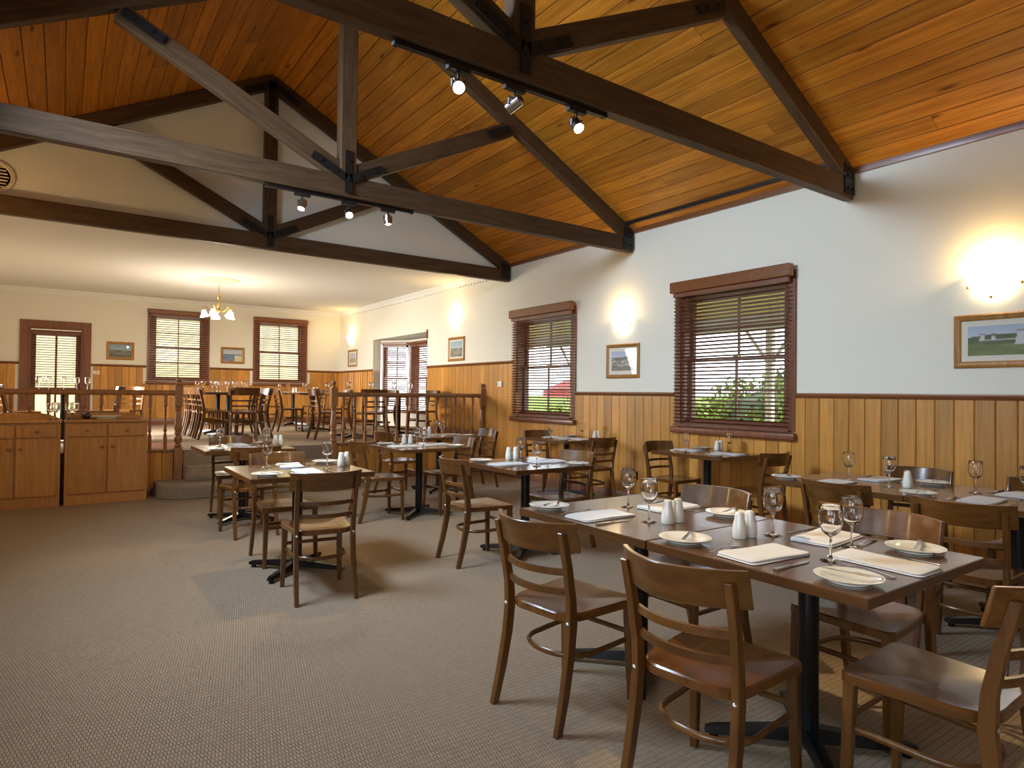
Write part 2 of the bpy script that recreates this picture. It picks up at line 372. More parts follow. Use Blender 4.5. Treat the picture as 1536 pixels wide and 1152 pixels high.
# rails, baseboards, cornices (profile prisms)
def rail_y(name, x, side, y0, y1, z, mt, prof, label):
    m = MB(); m.prism([(x+side*px, z+pz) for px, pz in prof], 'y', y0, y1); return st(name, m.mesh(name, mt, smooth=50), label)
def rail_x(name, y, side, x0, x1, z, mt, prof, label):
    m = MB(); m.prism([(y+side*px, z+pz) for px, pz in prof], 'x', x0, x1); return st(name, m.mesh(name, mt, smooth=50), label)
DP = [(0, 0), (0, -.05), (.02, -.05), (.026, -.035), (.032, -.03), (.038, -.014), (.036, -.004), (.028, 0)]
SP = [(0, 0), (.022, 0), (.022, .085), (.012, .11), (0, .115)]
SPU = [(0, 0), (.024, 0), (.024, .11), (.012, .14), (0, .15)]
n = 1
for y0, y1, z in ((-3.2, WR[0]-.085, DZ), (WR[1]+.085, WL_[0]-.085, DZ), (WL_[1]+.085, BAY[0], DZU), (BAY[1], FY, DZU)):
    rail_y('trim_%d' % n, WX, -1, y0, y1, z, M_DADO, DP, 'stained timber dado rail on the right wall'); n += 1
for x0, x1 in ((LX, DOOR[0]-.14), (DOOR[1]+.14, FW1[0]-.12), (FW1[1]+.12, FW2[0]-.12), (FW2[1]+.12, WX)):
    rail_x('trim_%d' % n, FY, -1, x0, x1, DZU, M_DADO, DP, 'stained timber dado rail on the far wall'); n += 1
rail_y('baseboard_right', WX, -1, -3.2, PY-.03, 0, M_MAHOG, SP, 'dark timber skirting along the right wall')
rail_y('baseboard_right.001', WX, -1, PY, BAY[0], ZP, M_MAHOG, SPU, 'dark timber skirting upstairs on the right wall')
rail_y('baseboard_right.002', WX, -1, BAY[1], FY, ZP, M_MAHOG, SPU, 'short dark skirting between bay and corner')
for k, (x0, x1) in enumerate(((LX, DOOR[0]-.14), (DOOR[1]+.14, WX))):
    rail_x('baseboard_far' + ('' if not k else '.001'), FY, -1, x0, x1, ZP, M_MAHOG, SPU, 'dark timber skirting along the far wall')
rail_x('baseboard_platform', PY-.02, -1, LX, 1.0, 0, M_MAHOG, SP, 'skirting at the foot of the platform front, left')
rail_x('baseboard_platform.001', PY-.02, -1, 3.4, WX, 0, M_MAHOG, SP, 'skirting at the foot of the platform front, right')
CP = [(0, 0), (0, -.10), (.012, -.10), (.02, -.075), (.045, -.04), (.075, -.02), (.08, 0)]
co = rail_y('trim_%d' % n, WX, -1, GY+.12, FY, CZ, M_CEILW, CP, 'white plaster cornice on the right wall'); n += 1
m = MB(); y = GY+.3
while y < FY-.1: m.box(WX-.022, WX, y, y+.05, CZ-.125, CZ-.102); y += .1
tag(link('dentil', m.mesh('dentil', M_CEILW), co), kind='stuff')
rail_x('trim_%d' % n, FY, -1, LX, WX, CZ, M_CEILW, CP, 'white plaster cornice on the far wall'); n += 1
RC = [(0, 0), (0, -.075), (.02, -.075), (.026, -.02), (.10, .035), (.1, .06)]
rail_y('trim_%d' % n, WX, -1, -3.2, GY, 3.49, M_DADO, [(0, .02), (0, -.06), (.03, -.06), (.035, -.03), (.035, .012)], 'timber moulding where right wall meets pine ceiling'); n += 1
# dark track rail along the eave between the first two trusses
m = MB(); m.box(WX-.17, WX-.13, 3.1, 5.8, roofz(WX-.15)-.02, roofz(WX-.15)+.012)
st('trim_%d' % n, m.mesh('eave_strip', M_IRON), 'thin black strip along the pine eave'); n += 1

# ------------------------------------------------------------------ stairs
stairs = tag(empty('stairs', (2.28, PY, 0)), 'three carpeted steps with rounded end up to the raised floor', kind='structure')
def step_mesh(x0, x1, y0, y1, z0, z1, r):
    pts = [(x0, y1)]
    for k in range(9):
        a = math.pi + (math.pi/2)*k/8; pts.append((x0+r+r*math.cos(a), y0+r+r*math.sin(a)))
    for k in range(9):
        a = 1.5*math.pi + (math.pi/2)*k/8; pts.append((x1-r+r*math.cos(a), y0+r+r*math.sin(a)))
    pts.append((x1, y1)); m = MB(); m.prism([(p[0]-2.28, p[1]-PY) for p in pts], 'z', z0, z1)
    return m.mesh('step', M_CARPET, bevel=.012, bseg=2)
R3 = ZP/3
link('step', step_mesh(.98, 3.58, PY-.62, PY+.0, 0, R3, .36), stairs)
link('step', step_mesh(1.31, 3.24, PY-.33, PY+.0, R3, 2*R3, .12), stairs)

# ------------------------------------------------------------------ roof trusses
def bar(m, p, q, w, t, y0, mi=0):
    """rectangular member from p to q in xz, width w in plane, thickness t in y"""
    a, b = Vector((p[0], 0, p[1])), Vector((q[0], 0, q[1])); d = (b-a).normalized(); nn = Vector((-d.z, 0, d.x))*w/2
    vs = []
    for y in (y0, y0+t):
        for c, s in ((a, -1), (b, -1), (b, 1), (a, 1)):
            v = c + nn*s; vs.append((v.x, y, v.z))
    m.add(vs, [(0, 1, 2, 3), (7, 6, 5, 4), (0, 4, 5, 1), (1, 5, 6, 2), (2, 6, 7, 3), (3, 7, 4, 0)], mi)
def member(name, p, q, w, t, y0, parent, mt=None):
    """own object with x axis along the member so the grain follows it"""
    L_ = math.hypot(q[0]-p[0], q[1]-p[1]); a = -math.atan2(q[1]-p[1], q[0]-p[0])
    me = box_mesh(name, (0, L_, 0, t, -w/2, w/2), mt or M_BEAM, bevel=.006)
    return link(name, me, parent, loc=(p[0], y0, p[1]), rot=(0, a, 0))
def truss(y, label):
    t = .09; e = tag(empty('roof_truss', (RX, y, 3.19)), label, 'roof truss', 'dark timber roof trusses')
    e.location = (0, 0, 0)
    member('bottom_chord', (LX+.01, 3.285), (WX-.03, 3.285), .2, t, y, e)
    for s in (1, -1):
        xe = (WX-.03) if s > 0 else LX+.03
        off = .10
        p, q = (xe, roofz(xe)-off+.02), (RX, RZ-off)
        member('rafter', p, q, .17, t, y, e)
        # web strut from king-post foot to mid rafter
        xm = RX + s*1.86
        member('strut', (RX+s*.05, 3.41), (xm, roofz(xm)-.20), .16, t-.004, y+.002, e)
    member('king_post', (RX, 3.36), (RX, RZ-.12), .155, t+.03, y-.015, e)
    # black iron connector plates
    def plate(pts_w, name='plate'):
        m = MB()
        for (p, q, w_) in pts_w: bar(m, p, q, w_, .012, y-.028)
        for (p, q, w_) in pts_w:
            for f in (.3, .75):
                x, z = p[0]+(q[0]-p[0])*f, p[1]+(q[1]-p[1])*f
                m.lathe([(0, -.012), (.014, -.012), (.014, 0)], 8, (0, 0, 0)); k = 8*3
                for i in range(len(m.v)-k, len(m.v)):
                    vx, vy, vz = m.v[i]; m.v[i] = (x+vx, y-.028+vz, z+vy)
        return link(name, m.mesh('truss_plate', M_IRON), e)
    uw = Vector((1.86, 0, roofz(RX+1.86)-.20-3.41)).normalized()
    plate([((RX, 3.22), (RX, 3.62), .07)] + [((RX+s*.02, 3.36), (RX+s*(.02+uw.x*.36), 3.36+uw.z*.36), .075) for s in (1, -1)])
    for s in (1, -1):
        xm = RX + s*1.86; zm = roofz(xm)-.20
        plate([((xm-s*uw.x*.34, zm-uw.z*.34), (xm-s*uw.x*.02, zm-uw.z*.02), .075)])
    plate([((RX, RZ-.62), (RX, RZ-.10), .08)] + [((RX, RZ-.15), (RX+s*.34, RZ-.15-s*s*.34*SL), .085) for s in (1, -1)])
    for s in (1, -1):
        xe = (WX-.03) if s > 0 else LX+.03
        m = MB(); pol = [(xe, 3.22), (xe-s*.17, 3.22), (xe-s*.17, 3.50), (xe, 3.44)]
        m.prism(pol, 'y', y-.012, y); m.prism(pol, 'y', y+t, y+t+.012)
        for (bx, bz) in ((.04, 3.27), (.12, 3.27), (.04, 3.38), (.12, 3.38), (.12, 3.45)):
            k = len(m.v); m.lathe([(0, -.014), (.013, -.014), (.013, 0)], 8)
            for i in range(k, len(m.v)):
                vx, vy, vz = m.v[i]; m.v[i] = (xe-s*bx+vx, y-.012+vz, bz+vy)
        link('heel_plate', m.mesh('heel_plate', M_IRON), e)
    return e
truss(3.0, 'dark timber roof truss nearest the camera with three spotlights')
truss(5.8, 'dark timber roof truss in the middle with three spotlights')
truss(8.56, 'dark timber roof truss set against the cream gable wall')

# ------------------------------------------------------------------ windows and blinds
def window_unit(name, label, origin, rz, w, z0, z1, deep=.11, bars=(), vbar=True, trim=.09, sill=True, pelmet=False, mt=None):
    """local x runs along the wall (width w, centred), local y points outwards, origin at wall face centre, z absolute"""
    mt = mt or M_MAHOG
    e = link(name, None, loc=origin, rz=rz); tag(e, label, kind='structure'); h = w/2
    m = MB()
    m.box(-h, -h+.045, .0, .2, z0, z1); m.box(h-.045, h, .0, .2, z0, z1); m.box(-h+.045, h-.045, 0, .2, z1-.045, z1); m.box(-h+.045, h-.045, 0, .2, z0, z0+.04)
    link('window_frame', m.mesh('window_frame', mt), e)
    if trim:
        m = MB(); m.box(-h-trim, -h, -.022, 0, z0, z1+trim); m.box(h, h+trim, -.022, 0, z0, z1+trim); m.box(-h, h, -.022, 0, z1, z1+trim)
        link('architrave', m.mesh('architrave', mt, bevel=.004), e)
    if sill:
        m = MB(); m.box(-h-trim-.02, h+trim+.02, -.085, 0, z0-.085, z0-.012)
        link('sill', m.mesh('sill', mt, bevel=.018, bseg=3, smooth=40), e)
    zm = (z0+z1)/2
    for k, (a, b, yy) in enumerate(((zm-.02, z1-.045, deep+.02), (z0+.04, zm+.02, deep-.02))):
        m = MB(); m.box(-h+.045, -h+.08, yy, yy+.035, a, b); m.box(h-.08, h-.045, yy, yy+.035, a, b)
        m.box(-h+.08, h-.08, yy, yy+.035, b-.045, b); m.box(-h+.08, h-.08, yy, yy+.035, a, a+.045)
        s = link('sash', m.mesh('sash', mt), e)
        m = MB(); m.box(-.011, .011, yy+.004, yy+.03, a+.045, b-.045); link('glazing_bar', m.mesh('glazing_bar', mt), s)
        zc = (a+b)/2; m = MB(); m.box(-h+.08, h-.08, yy+.006, yy+.028, zc-.011, zc+.011); link('glazing_bar', m.mesh('glazing_bar', mt), s)
        for (xa, xb) in ((-h+.08, -.011), (.011, h-.08)):
            for (za, zb) in ((a+.045, zc-.011), (zc+.011, b-.045)):
                m = MB(); m.box(xa, xb, yy+.016, yy+.019, za, zb); link('pane', m.mesh('pane', M_PANE), s)
    m = MB(); m.box(-.03, .03, deep-.03, deep, zm+.02, zm+.035); link('sash_lock', m.mesh('sash_lock', M_BRASS), e)
    return e
SLM = {}
def blind(label, origin, rz, w, z0, z1, pitch, tilt, pelmet=.13, group='timber venetian blinds', sd=.046):
    """venetian blind: local x along the wall, local -y into the room"""
    e = tag(empty('venetian_blind', (origin[0], origin[1], z0), rz), label, 'blind', group); h = w/2
    if pelmet:
        m = MB(); m.box(-h-.035, h+.035, -.055, .03, z1-z0, z1-z0+pelmet)
        link('pelmet', m.mesh('pelmet', M_DADO, bevel=.012, bseg=2), e)
    m = MB(); m.box(-h, h, -.025, .02, z1-z0-.05, z1-z0-.004); link('head_rail', m.mesh('head_rail', M_SLAT), e)
    m = MB(); m.box(-h, h, -.025, .025, 0, .022); link('bottom_rail', m.mesh('bottom_rail', M_SLAT, bevel=.004), e)
    key = (round(w, 3), sd)
    if key not in SLM:
        m = MB(); m.sweep([[(x, -sd/2, -.0016), (x, 0, .0022), (x, sd/2, -.0016), (x, 0, -.0012)] for x in (-h, h)]); SLM[key] = m.mesh('slat', M_SLAT)
    z = .05
    while z < z1-z0-.06:
        link('slat', SLM[key], e, loc=(0, 0, z), rot=(tilt, 0, 0)); z += pitch
    for x in (-h*.72, h*.72):
        m = MB()
        for y in (-.024, .024): m.box(x-.0012, x+.0012, y-.001, y+.001, .02, z1-z0-.03)
        link('ladder_cord', m.mesh('ladder_cord', M_MAHOG), e)
    m = MB(); m.box(h-.10, h-.097, -.034, -.031, .25, z1-z0-.03); m.lathe([(0, -.02), (.008, -.015), (.005, .012), (0, .015)], 8, (h-.0985, -.0325, .24)); link('pull_cord', m.mesh('pull_cord', M_MAHOG), e)
    return e
def rwall(name, hole, label, blabel):
    c = (hole[0]+hole[1])/2; w_ = hole[1]-hole[0]
    window_unit(name, label, (WX, c, 0), -math.pi/2, w_, hole[2], hole[3])
    blind(blabel, (WX-.075, c), -math.pi/2, w_+.10, hole[2]+.0, 2.555, .0415, rad(-25))
rwall('window_1', WR, 'large double-hung mahogany window nearest on the right wall', 'brown timber venetian blind over the larger right-hand window')
rwall('window_2', WL_, 'double-hung mahogany window beside the raised room', 'brown timber venetian blind over the window by the railing')
for nm, hole, lb, bl in (('window_3', FW1, 'far wall window left of the chandelier glow', 'pale-lit venetian blind on the far window left of centre'), ('window_4', FW2, 'far wall window near the corner', 'pale-lit venetian blind on the far window next to corner')):
    c = (hole[0]+hole[1])/2; w_ = hole[1]-hole[0]
    window_unit(nm, lb, (c, FY, 0), 0, w_, hole[2], hole[3], trim=.11)
    blind(bl, (c, FY-.06), 0, w_+.14, hole[2]+.02, hole[3]+.0, .05, rad(-23), pelmet=.09)
# glazed door on the far wall
c = (DOOR[0]+DOOR[1])/2; w_ = DOOR[1]-DOOR[0]; h = w_/2
d = link('door_1', None, loc=(c, FY, 0)); tag(d, 'glazed timber door with blind at the left of the far wall', kind='structure')
m = MB(); m.box(-h-.14, -h, -.03, 0, ZP, DOOR[3]+.14); m.box(h, h+.14, -.03, 0, ZP, DOOR[3]+.14); m.box(-h, h, -.03, 0, DOOR[3], DOOR[3]+.14)
m.box(-h, -h+.04, 0, .2, ZP, DOOR[3]); m.box(h-.04, h, 0, .2, ZP, DOOR[3]); m.box(-h+.04, h-.04, 0, .2, DOOR[3]-.04, DOOR[3])
link('door_frame', m.mesh('door_frame', M_MAHOG), d)
m = MB()
for (a, b) in ((-h+.04, -h+.13), (h-.13, h-.04)): m.box(a, b, .08, .12, ZP+.01, DOOR[3]-.05)
for (a, b) in ((ZP+.01, ZP+.16), (1.30, 1.37), (DOOR[3]-.16, DOOR[3]-.05)): m.box(-h+.13, h-.13, .08, .12, a, b)
m.box(-.02, .02, .085, .115, ZP+.16, DOOR[3]-.16)
link('door_leaf', m.mesh('door_leaf', M_MAHOG), d)
for (xa, xb) in ((-h+.13, -.02), (.02, h-.13)):
    for (za, zb) in ((ZP+.16, 1.30), (1.37, DOOR[3]-.16)):
        m = MB(); m.box(xa, xb, .098, .102, za, zb); link('pane', m.mesh('pane', M_PANE), d)
m = MB(); m.lathe([(0, 0), (.022, .004), (.024, .03), (0, .05)], 12); dk = link('door_handle', m.mesh('door_handle', M_BRASS, smooth=40), d, loc=(h-.085, .08, 1.6), rot=(math.pi/2, 0, 0))
blind('venetian blind pulled half way down the glazed door', (c, FY+.03), 0, w_-.12, 1.40, 2.53, .05, rad(-23), pelmet=0)
# bay window: three angled faces
BP = [(WX+.2, 14.22), (WX+.66, 13.58), (WX+.66, 12.11), (WX+.2, 11.47)]
m = MB()
for k in range(3):
    (xa, ya), (xb, yb) = BP[k], BP[k+1]; L_ = math.hypot(xb-xa, yb-ya); nx, ny = -(yb-ya)/L_*1, (xb-xa)/L_
    if nx < 0: nx, ny = -nx, -ny
    for (za, zb) in ((ZP, .86), (2.50, 2.58)):
        m.add([(xa, ya, za), (xb, yb, za), (xb+nx*.1, yb+ny*.1, za), (xa+nx*.1, ya+ny*.1, za), (xa, ya, zb), (xb, yb, zb), (xb+nx*.1, yb+ny*.1, zb), (xa+nx*.1, ya+ny*.1, zb)], [(0,3,2,1),(4,5,6,7),(0,1,5,4),(1,2,6,5),(2,3,7,6),(3,0,4,7)])
st('wall_bay', m.mesh('wall_bay', M_WALL), 'low wall and head of the bay window')
for k, nm in enumerate(('far', 'middle', 'near')):
    (xa, ya), (xb, yb) = BP[k], BP[k+1]; cx_, cy_ = (xa+xb)/2, (ya+yb)/2; L_ = math.hypot(xb-xa, yb-ya)
    rz = math.atan2(yb-ya, xb-xa)
    ox, oy = -math.sin(rz), math.cos(rz)
    window_unit('window_%d' % (6+k), nm+' face of the white-lit bay window', (cx_, cy_, 0), rz, L_-.06, .86, 2.50, trim=0, sill=False, deep=.05)
    blind('brown slatted blind on the %s face of the bay window' % nm, (cx_-ox*.035, cy_-oy*.035), rz, L_-.17, .88, 2.46, .05, rad(-34), pelmet=.06)
m = MB(); m.box(WX-.02, WX+.01, BAY[0]-.02, BAY[0]+.03, 2.44, 2.62); st('trim_%d' % n, m.mesh('bay_block', M_MAHOG), 'dark timber block at the bay head'); n += 1
# unseen windows added in the left wall to house the fill lights
for k, hole in enumerate(ADDED_SW):
    window_unit('window_%d' % (9+k), 'unseen side window added in the left wall for fill light', (LX, (hole[0]+hole[1])/2, 0), math.pi/2, hole[1]-hole[0], hole[2], hole[3])

# ------------------------------------------------------------------ balustrades
def sq(m, h, x, z0, z1, c=.0): m.box(x-h, x+h, -h, h, z0, z1)
BAL = MB(); hb = .021
BAL.box(-hb, hb, -hb, hb, 0, .17); BAL.box(-hb, hb, -hb, hb, .56, .70)
BAL.lathe([(.012, .17), (.02, .18), (.02, .195), (.011, .205), (.013, .215), (.021, .235), (.019, .26), (.0145, .32), (.0125, .42), (.0125, .49), (.019, .50), (.019, .515), (.012, .525), (.018, .545), (.018, .56)], 10)
BALM = BAL.mesh('baluster', M_BALU, smooth=40)
def newel_mesh(z0, zt):
    m = MB(); h = .048
    m.box(-h, h, -h, h, z0, .60); m.box(-h, h, -h, h, 1.14, 1.40)
    m.lathe([(.03, .60), (.045, .61), (.047, .63), (.032, .645), (.036, .66), (.049, .69), (.051, .72), (.045, .75), (.032, .765), (.043, .775), (.044, .79), (.034, .80), (.046, .84), (.047, .87), (.040, .95), (.034, 1.04), (.032, 1.075), (.044, 1.085), (.045, 1.10), (.034, 1.11), (.044, 1.13), (.044, 1.14)], 14)
    m.prism([(-h, -h), (h, -h), (h, h), (-h, h)], 'z', 1.40, 1.401)
    m.add([(-h, -h, 1.40), (h, -h, 1.40), (h, h, 1.40), (-h, h, 1.40), (-.026, -.026, 1.43), (.026, -.026, 1.43), (.026, .026, 1.43), (-.026, .026, 1.43)], [(0,1,5,4),(1,2,6,5),(2,3,7,6),(3,0,4,7),(4,5,6,7)])
    m.lathe([(.018, 1.43), (.018, 1.445), (.030, 1.455), (.036, 1.475), (.034, 1.497), (.022, 1.515), (0, 1.52)], 14)
    return m.mesh('newel_post', M_BALU, smooth=40)
def balustrade(x0, x1, label, newels):
    e = tag(empty('balustrade', ((x0+x1)/2, PY-.01, ZP)), label, 'railing'); e.location = (0, 0, 0)
    m = MB(); y = PY-.01
    m.prism([(y-.035, 1.275), (y+.035, 1.275), (y+.045, 1.30), (y+.045, 1.325), (y+.03, 1.342), (y-.03, 1.342), (y-.045, 1.325), (y-.045, 1.30)], 'x', x0, x1); link('handrail', m.mesh('handrail', M_BALU), e)
    m = MB(); m.box(x0, x1, y-.045, y+.04, ZP-.012, ZP+.022); link('base_rail', m.mesh('base_rail', M_BALU, bevel=.006), e)
    x = x0 + .11
    while x < x1-.07: link('baluster', BALM, e, loc=(x, y, ZP+.02)); x += .1755
    for xn in newels: link('newel_post', newel_mesh(R3 if xn < 3.5 else .02, 0), e, loc=(xn, y-.02, 0))
balustrade(LX+.02, 1.20, 'turned oak railing behind the sideboards, left of the steps', [1.25])
balustrade(3.37, WX-.10, 'turned oak railing right of the steps, reaching the wall', [3.32, WX-.06])

# ------------------------------------------------------------------ sideboards
def sideboard(x0, w_, y0, y1, label):
    e = tag(empty('sideboard', (x0+w_/2, (y0+y1)/2, 0)), label, 'sideboard', 'oak sideboards'); hx, hy = w_/2, (y1-y0)/2
    m = MB(); m.box(-hx, hx, -hy+.02, hy, .10, .955); m.box(-hx+.02, hx-.02, -hy+.05, hy, 0, .10); m.box(-hx, -hx+.03, -hy+.012, -hy+.02, .1, .955); m.box(hx-.03, hx, -hy+.012, -hy+.02, .1, .955); link('body', m.mesh('sideboard_body', M_OAK), e)
    m = MB(); m.box(-hx-.012, hx+.012, -hy-.012, hy, .955, .985); link('top', m.mesh('sideboard_top', M_OAK, bevel=.005), e)
    m = MB(); m.box(-hx, hx, -hy+.01, -hy+.03, .0, .10); link('plinth', m.mesh('plinth', M_OAK), e)
    m = MB(); m.prism([(-hx, .985), (hx, .985), (hx-.02, 1.0), (hx-.12, 1.045), (hx-.2, 1.06), (-hx, 1.065)], 'y', hy-.022, hy); link('backboard', m.mesh('backboard', M_OAK), e)
    km = MB(); km.lathe([(.008, 0), (.009, .012), (.018, .02), (.019, .028), (.010, .036), (0, .037)], 12); KM = km.mesh('knob', M_BALU, smooth=45)
    for s in (-1, 1):
        a, b = (-hx+.03, -.008) if s < 0 else (.008, hx-.03)
        m = MB(); m.box(a, b, -hy, -hy+.02, .79, .93); dr = link('drawer', m.mesh('drawer', M_OAK, bevel=.003), e)
        link('knob', KM, dr, loc=((a+b)/2, -hy, .86), rot=(math.pi/2, 0, 0))
        m = MB(); m.box(a, b, -hy, -hy+.02, .125, .77); do = link('door', m.mesh('door', M_OAK, bevel=.003), e)
        link('knob', KM, do, loc=(-.05 if s < 0 else .05, -hy, .67), rot=(math.pi/2, 0, 0))
    return e
SBY0, SBY1 = 8.97, 9.27
sideboard(.04, .83, SBY0, SBY1, 'oak sideboard with white platter, beside the steps')
sideboard(-.83, .83, SBY0, SBY1, 'oak sideboard at the left edge of the picture')
# platter, runner, glass tumblers on the sideboards
ST = .985
def oval(rx, ry, prof, name, mt): 
    m = MB(); m.lathe(prof, 24, sx=rx, sy=ry); return m.mesh(name, mt, smooth=50)
link_ = link
r = tag(link('table_runner', box_mesh('runner', (-.30, .36, -.10, .10, 0, .004), M_RUNNER), loc=(.44, 9.12, ST)), 'brown woven runner on the right sideboard', 'runner')
p = tag(link('platter', oval(1, .6, [(.0, .0), (.10, .0), (.105, .008), (.15, .028), (.165, .034), (.165, .038), (.148, .034), (.1, .014), (0, .012)], 'platter', M_WHITEP), loc=(.45, 9.09, ST+.004)), 'white oval platter on the right sideboard', 'platter')
for k, (x, lb) in enumerate(((.30, 'small dark glass candle holder behind the white platter'),)):
    m = MB(); m.lathe([(0, 0), (.03, 0), (.04, .02), (.042, .05), (.034, .07), (.030, .07), (.036, .045), (0, .01)], 14)
    tag(link('candle_holder', m.mesh('candle_holder', plain('dark_glass', (.03, .015, .012), .05, coat=.5), smooth=45), loc=(.25, 9.19, ST+.004)), lb, 'candle holder')

tag(link('floor_mat', box_mesh('mat', (-.35, .35, -.6, .6, 0, .008), plain('red_mat', (.22, .07, .03), .9, noise=.3)), loc=(1.0, 10.2, ZP)), 'reddish brown mat on the raised floor behind the left railing', 'mat')
# ------------------------------------------------------------------ chairs
def curved_slat(m, z0, z1, hw, y_end, bow, th, n=8, lean=0.0):
    secs = []
    for i in range(n+1):
        t = -1 + 2*i/n; x = hw*t; y = y_end - bow*(1-t*t); dx, dy = hw, 2*bow*t; l = math.hypot(dx, dy); nx, ny = -dy/l*th/2, dx/l*th/2
        secs.append([(x+nx, y+ny, z0), (x-nx, y-ny, z0), (x-nx, y-ny-lean, z1), (x+nx, y+ny-lean, z1)])
    m.sweep(secs)
def make_chair():
    e = empty('dining_chair'); ZS = .455
    # seat: rounded trapezoid, dished
    out = []
    fwid, rwid, dep = .215, .178, .21
    def arc(cx, cy, r, a0, a1, k=6): return [(cx+r*math.cos(a0+(a1-a0)*i/k), cy+r*math.sin(a0+(a1-a0)*i/k)) for i in range(k+1)]
    out += arc(fwid-.035, dep-.035, .035, 0, math.pi/2); out += arc(-fwid+.035, dep-.035, .035, math.pi/2, math.pi)
    out += arc(-rwid+.09, -dep+.10, .10, math.pi, 1.5*math.pi); out += arc(rwid-.09, -dep+.10, .10, 1.5*math.pi, 2*math.pi)
    n = len(out); m = MB(); rings = [(1, 0, -.034), (1.0, 0, -.006), (.975, 0, 0), (.8, 0, -.002), (.5, 0, -.009), (.2, 0, -.011)]
    vs = []
    for s, _, z in rings: vs += [(x*s, y*s, ZS+z) for x, y in out]
    fs = [tuple(range(n))[::-1]]
    for i in range(len(rings)-1):
        for j in range(n): fs.append((i*n+j, i*n+(j+1) % n, (i+1)*n+(j+1) % n, (i+1)*n+j))
    fs.append(tuple((len(rings)-1)*n+j for j in range(n))); m.add(vs, fs)
    link('seat', m.mesh('chair_seat', M_SEAT, smooth=35), e)
    for s in (-1, 1):
        # rear post: splayed foot, straight at the seat, raked back
        path = [(s*.188, -.275, 0), (s*.186, -.235, .15), (s*.183, -.205, .30), (s*.182, -.192, .42), (s*.183, -.198, .52), (s*.186, -.225, .66), (s*.188, -.262, .80)]
        secs = []
        for i, (x, y, z) in enumerate(path):
            wx = .0135 if i not in (0,) else .0125; wy = [.018, .021, .023, .024, .021, .019, .016][i]
            secs.append([(x-wx, y-wy, z), (x+wx, y-wy, z), (x+wx, y+wy, z), (x-wx, y+wy, z)])
        m = MB(); m.sweep(secs); pl = link('rear_leg', m.mesh('chair_rear_leg', M_CHAIR, bevel=.003), e)
        m = MB(); m.lathe([(0, .006), (.006, .005), (.009, 0)], 10); link('bolt', m.mesh('chair_bolt', M_BOLT, smooth=60), pl, loc=(s*.182, -.217, .425), rot=(math.pi/2, 0, 0))
        secs = []
        for (z, x, y, h) in ((0, s*.196, .196, .0135), (.22, s*.190, .188, .0165), (.422, s*.186, .182, .0185)):
            secs.append([(x-h, y-h, z), (x+h, y-h, z), (x+h, y+h, z), (x-h, y+h, z)])
        m = MB(); m.sweep(secs); link('front_leg', m.mesh('chair_front_leg', M_CHAIR, bevel=.003), e)
    m = MB(); curved_slat(m, .715, .835, .224, -.188, .112, .019, 16, .03); link('backrest', m.mesh('chair_backrest', M_CHAIRX, bevel=.003, smooth=30), e)
    for z in (.535, .618):
        m = MB(); yy = -.200 if z < .6 else -.214; curved_slat(m, z, z+.026, .172, yy, .055, .014, 10); link('back_slat', m.mesh('chair_back_slat', M_CHAIRX), e)
    # bentwood U stretcher and front stretcher
    pts = [(-.176, .185, .265), (-.170, .05, .262)] + [(.165*math.cos(a), -.05+.12*math.sin(a), .26) for a in [math.pi+math.pi*i/10 for i in range(11)]] + [(.170, .05, .262), (.176, .185, .265)]
    m = MB(); m.tube(pts, .010, 6, rz=.013); link('stretcher', m.mesh('chair_stretcher', M_CHAIRX, smooth=60), e)
    m = MB(); m.tube([(-.185, .188, .30), (.185, .188, .30)], .008, 6, rz=.012); link('front_stretcher', m.mesh('chair_front_stretcher', M_CHAIRX, smooth=60), e)
    return e
PC = make_chair(); PCK = [(c, children(c)) for c in children(PC)]
used = [False]
def chair(x, y, deg, label, z=0.0, group='walnut bistro chairs'):
    """deg: direction the chair faces, 0 = +y (away), 90 = -x, -90 = +x, 180 = towards the camera"""
    if not used[0]: o = PC; o.location = (x, y, z); o.rotation_euler = (0, 0, rad(deg)); used[0] = True
    else: o = copy_tree(PC, (x, y, z), rad(deg), PCK)
    return tag(o, label, 'chair', group)

# ------------------------------------------------------------------ tables
def make_table(sx, sy):
    e = empty('dining_table'); hx, hy = sx/2, sy/2
    link('tabletop', box_mesh('tabletop', (-hx, hx, -hy, hy, .724, .76), M_TABLE, bevel=.003), e)
    m = MB(); m.lathe([(.038, .06), (.038, .715)], 20); m.box(-.2, .2, -.03, .03, .712, .724); m.box(-.03, .03, -.2, .2, .712, .724); link('column', m.mesh('table_column', M_BLACK, smooth=40), e)
    m = MB()
    for k in range(4):
        a = math.pi/4 + k*math.pi/2; c, s = math.cos(a), math.sin(a); secs = []
        for (r_, w_, z0, z1) in ((.0, .032, .028, .085), (.05, .032, .028, .08), (.36, .021, .022, .05), (.385, .016, .024, .042)):
            secs.append([(c*r_-s*w_, s*r_+c*w_, z0), (c*r_+s*w_, s*r_-c*w_, z0), (c*r_+s*w_*.7, s*r_-c*w_*.7, z1), (c*r_-s*w_*.7, s*r_+c*w_*.7, z1)])
        m.sweep(secs); m.lathe([(.018, 0), (.018, .024)], 10, (c*.35, s*.35, 0))
    link('base', m.mesh('table_base', M_BLACK), e)
    return e
TPROTO = {}
KT = .967
def table(x0, x1, y0, y1, label, z=0.0):
    if z == 0: x0, x1, y0, y1 = x0*KT, x1*KT, y0*KT, y1*KT
    k = (round(x1-x0, 2), round(y1-y0, 2)); loc = ((x0+x1)/2, (y0+y1)/2, z)
    if k not in TPROTO:
        t = make_table(*k); TPROTO[k] = (t, [(c, children(c)) for c in children(t)]); t.location = loc
    else: t = copy_tree(TPROTO[k][0], loc, 0, TPROTO[k][1])
    return tag(t, label, 'table', 'pedestal dining tables')

